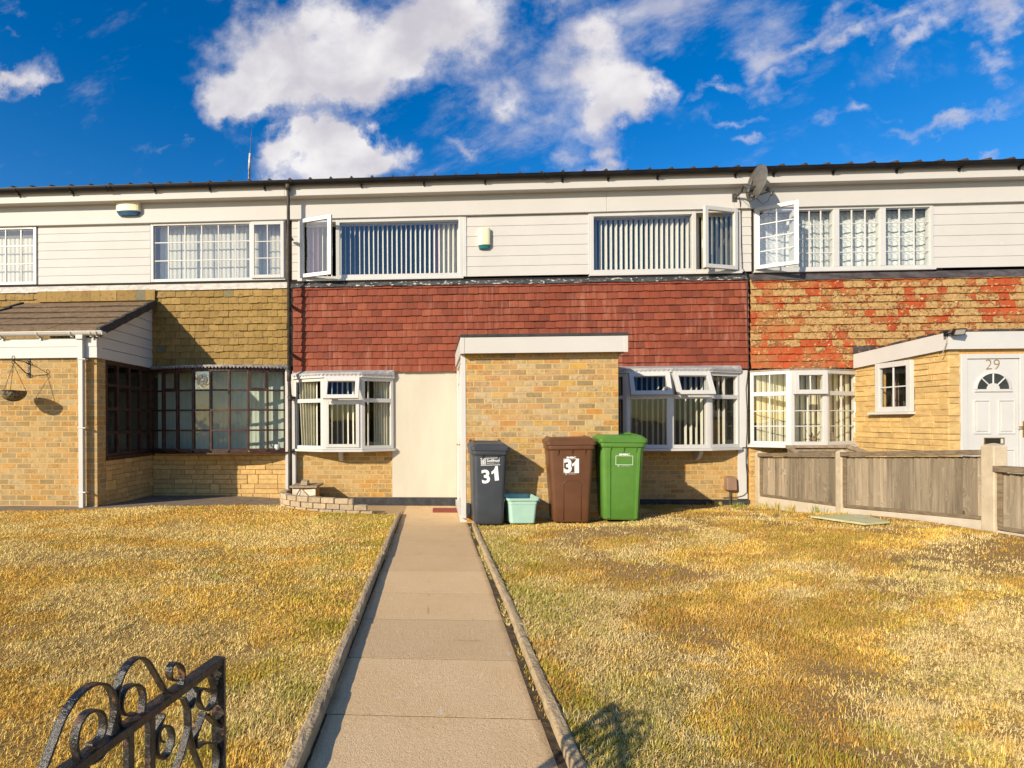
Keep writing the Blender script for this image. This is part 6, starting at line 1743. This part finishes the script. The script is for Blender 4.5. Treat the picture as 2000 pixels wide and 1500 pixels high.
def gate():
    A, B = Vector((-.625, .959, 0)) * .83, Vector((-.544, 1.35, 0)) * .83
    T = (B - A).normalized(); N = Vector((T.y, -T.x, 0)).normalized()    # towards the path
    C0 = Vector((0, 0, CZ))
    def g(zx, zy):                        # survey marks of the ironwork taken on its own plane
        d = ray(50 + zx / 4.444, 1250 + zy / 4.444); t = (A - C0).dot(N) / d.dot(N); return C0 + d * t
    t = thing('garden_gate', 'black wrought iron scroll gate with rust patches, left of the path', 'gate', (-.5, .85, .15))
    def strip(name, pts, w=.0155, th=.004):
        P = [g(*p) for p in pts]; Q = []
        n = len(P)
        for i in range(n - 1):                # smooth the curve
            p0, p1, p2, p3 = P[max(i - 1, 0)], P[i], P[i + 1], P[min(i + 2, n - 1)]
            for k in range(5):
                u = k / 5; Q.append(.5 * ((2 * p1) + (p2 - p0) * u + (2 * p0 - 5 * p1 + 4 * p2 - p3) * u * u + (3 * p1 - p0 - 3 * p2 + p3) * u ** 3))
        Q.append(P[-1])
        mb = MB(); mb.ribbon(Q, N, w, th); mb.build(name, M['iron'], t, bevel=.0012)
    strip('scroll', [(60, 1330), (150, 1110), (230, 900), (310, 690), (400, 540), (490, 440), (580, 385), (655, 378), (712, 405), (752, 470), (770, 570), (765, 680), (742, 800), (700, 920), (640, 1010), (570, 1060), (500, 1068), (450, 1020), (425, 930), (432, 820), (462, 720), (512, 645), (572, 612), (632, 615), (665, 660), (673, 740), (652, 820), (612, 880), (545, 912)])
    strip('scroll', [(985, 740), (940, 760), (880, 785), (835, 775), (800, 700), (783, 600), (785, 470), (802, 380), (842, 280), (892, 205), (950, 160), (1005, 155), (1052, 185), (1100, 260), (1152, 350), (1200, 428), (1255, 468), (1305, 455), (1340, 400), (1358, 320), (1350, 245), (1320, 205), (1282, 203), (1250, 240), (1245, 300), (1265, 342), (1310, 350)])
    strip('scroll', [(880, 785), (950, 740), (998, 640), (1016, 530), (1006, 435), (968, 390), (910, 393), (852, 432), (822, 510), (818, 590), (842, 640), (900, 650), (942, 632)])
    strip('scroll', [(1190, 640), (1160, 720), (1135, 800), (1124, 900), (1132, 985), (1172, 1028), (1222, 988), (1258, 900), (1266, 820), (1248, 762), (1210, 742), (1162, 762), (1143, 812), (1153, 868), (1182, 880)], .016)
    strip('scroll', [(1460, 400), (1440, 490), (1408, 590)], .024); strip('scroll', [(1365, 500), (1402, 600), (1410, 720), (1388, 850), (1350, 980), (1300, 1130), (1250, 1300)])
    strip('scroll', [(1402, 600), (1408, 740), (1430, 880), (1470, 1000), (1530, 1150), (1600, 1300)])
    strip('scroll', [(1585, 270), (1622, 370), (1636, 470), (1618, 555), (1575, 605), (1525, 588), (1494, 520), (1494, 452), (1530, 422), (1578, 430), (1598, 450)], .016)
    strip('scroll', [(1545, 620), (1500, 740), (1464, 850), (1476, 935)], .016); strip('scroll', [(1560, 640), (1620, 705), (1690, 770)], .02)
    strip('scroll', [(1476, 935), (1545, 890), (1610, 900), (1650, 960), (1660, 1040), (1640, 1130), (1600, 1220)], .016)
    # rails and uprights
    def bar(name, p, q, w, th):
        mb = MB(); mb.ribbon([g(*p), g(*q)], N, w, th); mb.build(name, M['iron'], t, bevel=.0015)
    rl = [(-300, 1905), (1690, 168)]
    a, b = g(180, 1480), g(1690, 168); dirn = (b - a).normalized(); dirn.z = 0; dirn.normalize()
    zr = b.z; far = b; hinge = b - dirn * .86
    mb = MB(); mb.ribbon([Vector((hinge.x, hinge.y, zr)), Vector((far.x, far.y, zr))], N, .026, .016); mb.build('top_rail', M['iron'], t, bevel=.002)
    zg = .22
    mb = MB(); mb.ribbon([Vector((hinge.x, hinge.y, zg)), Vector((far.x, far.y, zg))], N, .026, .016); mb.build('bottom_rail', M['iron'], t, bevel=.002)
    e = far - dirn * .006
    mb = MB(); mb.box(e.x - .014, e.x + .014, e.y - .006, e.y + .006, zg - .03, zr + .004); mb.build('upright', M['iron'], t, bevel=.002)
    h2 = hinge + dirn * .01
    mb = MB(); mb.box(h2.x - .014, h2.x + .014, h2.y - .006, h2.y + .006, zg - .06, zr + .03); mb.build('upright', M['iron'], t, bevel=.002)
    for px in (895, 1082, 500, 230):
        p = g(px, 1050); f = (p - hinge).dot(dirn)
        if f < .05: continue
        q = hinge + dirn * f
        mb = MB(); mb.ribbon([Vector((q.x, q.y, zg + .008)), Vector((q.x, q.y, zr - .008))], N, .013, .013); mb.build('upright', M['iron'], t, bevel=.0015)
    # post the gate hangs on, at the front boundary
    return hinge
def gate_post(h):
    x, y = h.x - .06, h.y - .02
    t = thing('gate_post', 'black square iron post the scroll gate hangs on', 'gate post', (x, y, 0))
    mb = MB(); mb.box(x - .03, x + .03, y - .03, y + .03, -.1, .95); mb.build('shaft', M['iron'], t, bevel=.003)
    mb = MB(); mb.loft([[Vector((x + a * r, y + b * r, z)) for a, b in ((-1, -1), (1, -1), (1, 1), (-1, 1))] for r, z in ((.038, .952), (.038, .965), (.005, .99))]); mb.build('cap', M['iron'], t)

def hanging_basket():
    yw = 7.42 - .002
    pl = at(57, 720, yw); x = pl.x
    t = thing('basket_bracket', 'rusty scrolled iron bracket fixed to the left porch brickwork', 'bracket', (x, yw, at(57, 745, yw).z))
    z0, z1 = at(57, 738, yw).z, at(57, 702, yw).z
    mb = MB(); mb.box(x - .016, x + .016, yw - .008, yw, z0, z1); mb.build('wall_plate', M['iron'], t)
    yt = yw - .29; zt = at(36, 703, yt).z
    mb = MB(); zs = z1 - .02
    mb.tube([(x, yw - .008, zs - .05), (x, yw - .1, zs - .02), (x, yt, zt)], .006, 6)
    mb.tube([(x, yw - .008, z0 + .06), (x, yw - .06, z0 + .06), (x, yt, zt - .01)], .007, 6)
    mb.build('arm', M['iron'], t, smooth=True)
    mb = MB()
    for cy_, cz_, r, s_ in ((yt, zt + .03, .028, 1), (yt - .005, zt - .028, .026, -1), (yw - .03, zs - .02, .02, 1), (yw - .03, z0 + .04, .02, -1)):
        mb.tube([(x, cy_ + r * math.cos(a) * (1 - .05 * a), cz_ + s_ * r * math.sin(a) * (1 - .05 * a)) for a in np.linspace(-1.2, 4.6, 18)], .005, 6)
    mb.build('scroll', M['iron'], t, smooth=True)
    zr = at(36, 764, yt).z; r = .150; hook = Vector((x, yt, zt - .06))
    b = thing('hanging_basket', 'empty coir-lined hanging basket on chains from the porch bracket', 'hanging basket', (x, yt, zr - .13))
    mb = MB(); rnd = random.Random(3); rings = []
    for k in range(7):
        a = math.pi / 2 * k / 6; rr_, zz = r * math.cos(a), -.135 * math.sin(a)
        rings.append([Vector((x + (rr_ + rnd.uniform(-.008, .008)) * math.cos(q), yt + (rr_ + rnd.uniform(-.008, .008)) * math.sin(q), zr + zz + rnd.uniform(-.006, .006))) for q in np.linspace(0, 6.283, 25)[:-1]])
    inner = [[Vector((x + (p.x - x) * .9, yt + (p.y - yt) * .9, p.z + .008)) for p in rg] for rg in rings]
    mb.loft(list(reversed(rings))); mb.loft(inner)
    for _ in range(260):                      # loose fibres
        q = rnd.uniform(0, 6.283); a = rnd.uniform(0, 1.4); rr_ = r * math.cos(a)
        p = Vector((x + rr_ * math.cos(q), yt + rr_ * math.sin(q), zr - .135 * math.sin(a)))
        d = Vector((rnd.uniform(-1, 1), rnd.uniform(-1, 1), rnd.uniform(-.4, .6))) * .022; s_ = Vector((rnd.uniform(-1, 1), 0, rnd.uniform(-1, 1))) * .004
        mb.add([p - s_, p + s_, p + d], [(0, 1, 2)])
    mb.build('liner', M['coir'], b)
    mb = MB(); mb.tube([(x + r * 1.02 * math.cos(q), yt + r * 1.02 * math.sin(q), zr) for q in np.linspace(0, 6.283, 25)], .004, 5, cap=False)
    for q in np.linspace(0, 6.283, 9)[:-1]:
        mb.tube([(x + r * 1.02 * math.cos(q) * math.cos(a), yt + r * 1.02 * math.sin(q) * math.cos(a), zr - .14 * math.sin(a)) for a in np.linspace(0, 1.5, 7)], .003, 4)
    mb.build('wire_frame', M['iron'], b)
    for q in (.35, 2.5, 4.6):
        e = Vector((x + r * math.cos(q), yt + r * math.sin(q), zr)); mb = MB(); n = 16
        for k in range(n):
            a_, c_ = e.lerp(hook, k / n), e.lerp(hook, (k + 1.15) / n)
            mb.tube([a_, (a_ + c_) / 2 + Vector((.004, 0, 0)) * (1 if k % 2 else -1), c_], .0032, 5)
        mb.build('chain', M['iron'], b)

def alarm_box(label, px0, px1, py0, py1, Y, dep, lens, lens_frac):
    a, b = at(px0, py0, Y), at(px1, py1, Y); w, h = b.x - a.x, b.z - a.z; x = (a.x + b.x) / 2
    t = thing('alarm_box', label, 'alarm box', (x, Y, a.z), 'alarm boxes on the house fronts')
    prof = [(-w / 2, 0), (w / 2, 0)] + [(w / 2 * math.cos(q), -dep * (.55 + .45 * math.sin(q))) for q in np.linspace(0, math.pi, 11)]
    zl = a.z + h * lens_frac
    mb = MB(); mb.prism(prof, zl + .002, b.z, lambda p, z: Vector((x + p[0], Y + p[1], z))); mb.build('cover', M['alarm'], t, bevel=.008)
    mb = MB(); k = .9
    mb.loft([[Vector((x + p[0] * (.8 if i == 0 else .97), Y + p[1] * (.6 if i == 0 else .97), z)) for p in reversed(prof)] for i, z in enumerate((a.z, zl))]); mb.build('strobe_lens', M[lens], t, bevel=.003)

def satellite_dish():
    Y = YF - .34
    c = at(1471, 356, Y)
    t = thing('satellite_dish', 'grey satellite dish on an arm at the joint of the white fascias, dark cable below', 'satellite dish', tuple(at(1443, 385, YF)))
    n = Vector((.95, .08, -.12)).normalized(); up0 = Vector((.12, 0, 1)); ux = up0.cross(n).normalized(); uy = n.cross(ux).normalized()
    rx, ry = .235, .255
    mb = MB(); rings = []; m = 32
    for k in range(7):
        q = k / 6; rings.append([c + ux * rx * q * math.cos(a) + uy * ry * q * math.sin(a) + n * (.055 * q * q) for a in np.linspace(0, 6.283, m + 1)[:-1]])
    rings[0] = [c + (p - c) * .0 + ux * .002 * math.cos(i) for i, p in enumerate(rings[0])]
    back = [[p - n * .010 for p in r_] for r_ in reversed(rings)]
    lip = [c + ux * (rx + .008) * math.cos(a) + uy * (ry + .008) * math.sin(a) + n * .05 for a in np.linspace(0, 6.283, m + 1)[:-1]]
    mb.loft(rings + [lip] + back); mb.build('reflector', M['dish'], t, smooth=True)
    foot = c - uy * ry * .86 + n * .04
    lnb = at(1505, 373, Y - .06)
    mb = MB(); mb.tube([foot - n * .05, foot + (lnb - foot) * .12, lnb - (lnb - foot) * .12], .012, 8); mb.tube([foot - n * .06 - ux * .05, foot + n * .01], .02, 8); mb.build('feed_arm', M['dishmetal'], t)
    ax = (c + n * .02 - lnb).normalized()
    mb = MB(); mb.tube([lnb - ax * .05, lnb - ax * .0, lnb + ax * .03, lnb + ax * .07], [.018, .026, .02, .034], 12); mb.tube([lnb - ax * .01, lnb - ax * .02 - Vector((0, 0, .06))], .014, 8); mb.build('receiver', M['dishmetal'], t, smooth=True)
    wall = at(1434, 387, YF)
    mb = MB(); mb.box(wall.x - .035, wall.x + .035, YF - .014, YF, wall.z - .06, wall.z + .07)
    mb.tube([wall + Vector((0, -.01, 0)), wall + Vector((.05, -.12, .05)), at(1452, 362, Y + .07), c - n * .05 - uy * .08], [.018, .018, .016, .016], 8)
    mb.tube([c - n * .06 - uy * .16, c - n * .03 + uy * .02], .022, 8); mb.tube([c - n * .055 - uy * .10, c - n * .008 - uy * .10], .05, 8)
    mb.build('bracket', M['dishmetal'], t, bevel=.002)
    mb = MB()
    for a, b_ in ((-.3, -.35), (.25, -.4), (-.05, -.7), (.2, -.72)):
        p = c + ux * rx * a + uy * ry * b_ - n * .004; mb.tube([p, p - n * .02], .011, 6)
    mb.build('bolt', M['dishmetal'], t)
    mb = MB(); p0 = lnb - Vector((0, 0, .06)); p3 = foot
    mb.tube([p0, p0 + Vector((-.03, .02, -.09)), (p0 + p3) / 2 + Vector((0, 0, -.12)), p3 + Vector((.06, -.02, -.06)), p3, p3 - n * .1 - ux * .1 + Vector((0, 0, .02)), at(1444, 378, YF - .1)], .0045, 6)
    mb.build('feed_cable', M['cable'], t, smooth=True)

def wall_cable():
    pts = [(1442, 376, YF - .10), (1446, 400, YF - .012), (1447, 420, YW - .035), (1448, 470, YW - .032), (1450, 524, YW - .034), (1456, 532, YW - .05), (1460, 545, YT - .03), (1459, 590, YT - .014), (1460, 650, YT - .012), (1462, 712, YT - .014), (1460, 735, YW - .06), (1457, 760, YW - .062), (1459, 800, YW - .06), (1459, 840, YW - .062), (1457, 884, YW - .07), (1457, 905, YW - .04), (1459, 930, YW - .04), (1459, 962, YW - .04), (1452, 968, YW - .04), (1440, 971, YW - .04), (1412, 972, YW - .03)]
    mb = MB(); P = [at(*p) for p in pts]; mb.tube(P, .0055, 6)
    P = [at(1458, 905, YW - .04), at(1460, 918, YW - .05), at(1466, 925, YW - .06), at(1470, 920, YW - .05)]; mb.tube(P, .0045, 6)
    mb.build('wall_cable', M['cable'], smooth=True, label='thin black cable running down the party line from the satellite dish to the ground', cat='cable')

def antenna():
    Y = 11.6
    b = at(486.5, 362, Y); top = at(488.5, 300, Y); tip = at(491.5, 252, Y)
    zr = TOPZ + (Y - YG) * math.tan(R(14))
    t = thing('roof_aerial', 'white pole aerial with thin whip and drooping rods on the left house roof', 'aerial', (b.x, Y, zr))
    mb = MB(); base = Vector((b.x, Y, zr - .05)); mb.tube([base, at(486.8, 330, Y)], .022, 8); mb.build('mast', M['dishmetal'], t)
    mb = MB(); mb.tube([at(486.8, 331, Y), top], .027, 10); mb.build('pole', M['white'], t, smooth=True)
    mb = MB(); mb.tube([top, at(490, 275, Y), tip], [.010, .007, .004], 6); mb.build('whip', M['dishmetal'], t)
    mb = MB(); j = at(488.3, 303, Y)
    for dx, dy, dz in ((-.36, -.1, -.62), (.30, .15, -.65), (-.16, .3, -.62), (.14, -.3, -.62)): mb.tube([j, j + Vector((dx, dy, dz))], .004, 5)
    mb.tube([j + Vector((-.24, 0, .12)), j, j + Vector((.22, 0, -.08))], .004, 5); mb.build('rod', M['dishmetal'], t)

def planter():
    t = thing('planter_wall', 'low curved dry brick planter wall stepping down beside the path', 'low wall', (-1.7, 8.0, .02))
    ctrl = [Vector(p) for p in ((-2.36, 8.72, 0), (-2.36, 8.42, 0), (-2.24, 8.18, 0), (-2.0, 8.00, 0), (-1.7, 7.89, 0), (-1.4, 7.83, 0), (-1.1, 7.80, 0), (-.86, 7.79, 0))]
    Q = []
    for i in range(len(ctrl) - 1):
        p0, p1, p2, p3 = ctrl[max(i - 1, 0)], ctrl[i], ctrl[i + 1], ctrl[min(i + 2, len(ctrl) - 1)]
        for k in range(8):
            u = k / 8; Q.append(.5 * ((2 * p1) + (p2 - p0) * u + (2 * p0 - 5 * p1 + 4 * p2 - p3) * u * u + (3 * p1 - p0 - 3 * p2 + p3) * u ** 3))
    Q.append(ctrl[-1]); d = [0.]
    for a, b in zip(Q[:-1], Q[1:]): d.append(d[-1] + (b - a).length)
    def P(s):
        s = min(max(s, 0), d[-1] - 1e-6); i = max(k for k in range(len(Q) - 1) if d[k] <= s); f = (s - d[i]) / (d[i + 1] - d[i]); return Q[i].lerp(Q[i + 1], f), (Q[i + 1] - Q[i]).normalized()
    rnd = random.Random(15); mb = MB()
    ends = [d[-1] - .02, d[-1] - .10, d[-1] - .30]
    for r in range(3):
        s = (0, .11, .03)[r]
        while s < ends[r] - .05:
            e = min(s + .205, ends[r]); p, tt = P((s + e) / 2); n = Vector((tt.y, -tt.x, 0)); L = (e - s) / 2 - .004
            ang = rnd.uniform(-.03, .03); T = (tt * math.cos(ang) + n * math.sin(ang)); N = Vector((T.y, -T.x, 0))
            gz = .035 + .03 * (1 - (s / d[-1])); z0 = gz + r * .083 + rnd.uniform(-.002, .002); z1 = z0 + .077 + rnd.uniform(-.003, .003); w = .052; o = rnd.uniform(-.006, .006)
            if r == 0: z0 -= .06
            mb.hexa([p + T * a * L + N * (b * w + o) + Vector((0, 0, z)) for z in (z0, z1) for a, b in ((-1, 1), (1, 1), (1, -1), (-1, -1))])
            s = e
    mb.build('brickwork', M['planter_brick'], t, bevel=.008)
    # stone-faced box behind it with loose pieces on top
    x0, x1, y0, y1 = at(572, 950, 8.52).x, at(617, 950, 8.52).x, 8.50, 8.80
    z1 = at(600, 953, 8.5).z
    t2 = thing('stone_box', 'small broken box faced with white stone pieces, standing behind the curved planter wall', 'planter', ((x0 + x1) / 2, 8.65, .03))
    mb = MB(); mb.box(x0, x1, y0, y1, .02, z1); mb.build('core', M['mortar'], t2)
    mb = MB(); rnd = random.Random(4); x = x0
    polys = [[(0, .3), (.33, .95), (.0, .95)], [(.03, .3), (.22, .25), (.36, .9)], [(.25, .1), (.62, .12), (.72, .52), (.42, .93), (.38, .9)], [(.48, .9), (.75, .58), (1., .62), (1., .95)], [(.66, .1), (1., .08), (1., .52), (.78, .50)], [(0, .02), (.2, .05), (.22, .2), (0, .26)]]
    for pl in polys:
        d_ = rnd.uniform(.008, .018)
        mb.prism(pl, 0, d_, lambda p, h: Vector((x0 + p[0] * (x1 - x0), y0 - h, .05 + p[1] * (z1 - .05))))
    mb.build('facing_stone', M['white_stone'], t2, bevel=.004)
    mb = MB(); mb.hexa([(x0 - .04, y0 - .05, z1 + .002), (x1 + .03, y0 - .05, z1 + .006), (x1 + .06, y1, z1 + .016), (x0 - .03, y1, z1 + .006), (x0 - .04, y0 - .05, z1 + .035), (x1 + .03, y0 - .05, z1 + .04), (x1 + .07, y1, z1 + .05), (x0 - .03, y1, z1 + .04)])
    mb.build('capping_slab', M['oldwood'], t2, bevel=.004)
    mb = MB(); q = at(596, 946, 8.55); mb.hexa([(q.x - .06, 8.48, z1 + .043), (q.x + .05, 8.48, z1 + .043), (q.x + .06, 8.62, z1 + .05), (q.x - .05, 8.62, z1 + .05), (q.x - .05, 8.49, z1 + .115), (q.x + .045, 8.49, z1 + .10), (q.x + .05, 8.61, z1 + .12), (q.x - .045, 8.61, z1 + .13)])
    mb.build('broken_brick', M['planter_brick'], bevel=.006, label='broken brick lying on top of the small white stone box', cat='brick')

def small_things():
    mb = MB(); z = pz(8.45) + .006; mb.box(-.02, .385, 8.18, 8.52, z, z + .018); mb.build('doormat', M['mat_red'], bevel=.004, label='small red doormat on the path by the cream wall', cat='doormat')
    a, b = at(1420, 958, YW - .10), at(1440, 932, YW - .10)
    t = thing('meter_box', 'faded brown plastic meter box on the brickwork beneath the right bay window', 'meter box', ((a.x + b.x) / 2, YW, a.z))
    mb = MB(); mb.hexa([(a.x, YW - .11, a.z), (b.x, YW - .11, a.z), (b.x, YW - .001, a.z), (a.x, YW - .001, a.z), (a.x + .004, YW - .10, b.z - .012), (b.x - .004, YW - .10, b.z - .012), (b.x - .004, YW - .001, b.z + .01), (a.x + .004, YW - .001, b.z + .01)])
    mb.build('cover', M['meter'], t, bevel=.014)
    mb = MB(); x = a.x + .07; mb.tube([(x, YW - .05, a.z + .01), (x, YW - .05, -.02)], .013, 8); mb.build('supply_pipe', M['dishmetal'], t)
    # flood light on the right porch
    p = at(1866, 652, 7.27); t = thing('security_light', 'small dark security light on the white fascia corner of the right porch', 'security light', tuple(p))
    mb = MB(); q = Fr((p.x - .09, 7.285), (p.x + .05, 7.285))
    fr = Fr(None, O=Vector((p.x - .07, 7.26, p.z - .02)), T=Vector((.96, -.28, 0)), Z=Vector((.12, -.25, .96)).normalized(), N=Vector((-.28, -.93, -.22)).normalized())
    mb.fbox(fr, 0, .12, 0, .085, 0., .05); mb.build('head', M['black'], t, bevel=.004)
    mb = MB(); mb.fbox(fr, .012, .108, .012, .073, .05, .053); mb.build('lens', pmat('led_lens', (.25, .23, .20), (.3, .28, .25), 40., .3), t)
    mb = MB(); mb.tube([fr.pt(.0, .03, .02), Vector((p.x - .11, 7.285, p.z + .0))], .014, 8); mb.box(p.x - .13, p.x - .09, 7.268, 7.288, p.z - .03, p.z + .04); mb.build('bracket', M['black'], t)
    mb = MB(); e = at(1851, 684, 7.27); mb.tube([Vector((p.x - .10, 7.28, p.z - .02)), Vector((p.x - .10, 7.275, p.z - .10)), Vector((p.x - .13, 7.28, p.z - .2)), Vector((p.x - .135, 7.30, p.z - .25))], .005, 6); mb.build('lead_cable', M['grey_cable'], t)
    # pale board lying on the lawn
    P = [(1583, 1007), (1680, 1004), (1738, 1018), (1690, 1022)]
    mb = MB(); W4 = []
    for px, py in P:
        d = ray(px, py)
        for k in range(450, 880):
            yy = k / 100.; q = Vector((0, 0, CZ)) + d * (yy / d.y)
            if q.z <= float(lawn_z(q.x, yy)) + .045: break
        W4.append(q)
    mb.hexa([Vector((q.x, q.y, q.z - .02)) for q in (W4[3], W4[2], W4[1], W4[0])] + [q for q in (W4[3], W4[2], W4[1], W4[0])])
    mb.build('board', M['board'], label='flat pale green board lying on the right lawn near the fence', cat='board')
    # timber cold frame beyond the fence
    a0, a1 = at(1538, 875, 8.56), at(1655, 875, 8.56)
    t = thing('cold_frame', 'old timber lean-to box under the right bay window behind the fence', 'cold frame', ((a0.x + a1.x) / 2, 8.2, .1))
    zb, zf = a0.z, at(1570, 886, 8.26).z; f0 = at(1556, 884, 8.26); f1 = at(1690, 886, 8.26)
    mb = MB(); mb.quad((a0.x, 8.56, .1), (a0.x, 8.56, zb), (f0.x, 8.26, zf), (f0.x, 8.26, .1)); mb.quad((a1.x, 8.56, .1), (f1.x, 8.26, .1), (f1.x, 8.26, zf), (a1.x, 8.56, zb))
    mb.quad((f0.x, 8.26, .1), (f0.x, 8.26, zf), (f1.x, 8.26, zf), (f1.x, 8.26, .1)); mb.quad((a0.x, 8.56, zb - .02), (a1.x, 8.56, zb - .02), (a1.x, 8.56, .1), (a0.x, 8.56, .1)); mb.build('side', M['oldwood'], t)
    mb = MB(); S_ = Vector((0, 0, .045))
    for p, q in ((Vector((a0.x, 8.56, zb)), Vector((f0.x, 8.26, zf))), (Vector((a1.x, 8.56, zb)), Vector((f1.x, 8.26, zf)))):
        mb.hexa([p + Vector((-.03, 0, 0)), q + Vector((-.03, 0, 0)), q + Vector((.03, 0, 0)), p + Vector((.03, 0, 0)), p + Vector((-.03, 0, 0)) + S_, q + Vector((-.03, 0, 0)) + S_, q + Vector((.03, 0, 0)) + S_, p + Vector((.03, 0, 0)) + S_])
    mb.box(a0.x + .03, a1.x - .03, 8.53, 8.59, zb + .0, zb + .04); mb.build('lid_frame', M['oldwood'], t, bevel=.004)
    mb = MB(); mb.quad((a0.x + .03, 8.53, zb - .05), (a1.x - .03, 8.53, zb - .05), (f1.x, 8.26, zf - .03), (f0.x, 8.26, zf - .03)); mb.build('lid_sheet', pmat('dirty_panel', (.12, .12, .09), (.18, .17, .12), 6., .5), t)

bins(); recycling_box(); fence(); gate_post(gate()); hanging_basket()
alarm_box('cream alarm box with blue base high on the left house fascia', 230.5, 275.5, 423, 395, YF, .10, 'blue', .26)
alarm_box('slim cream alarm box with teal base on the white cladding between the upstairs windows', 933.5, 957, 487.5, 447.5, YW - .018, .085, 'teal_lens', .16)
satellite_dish(); wall_cable(); antenna(); planter(); small_things()
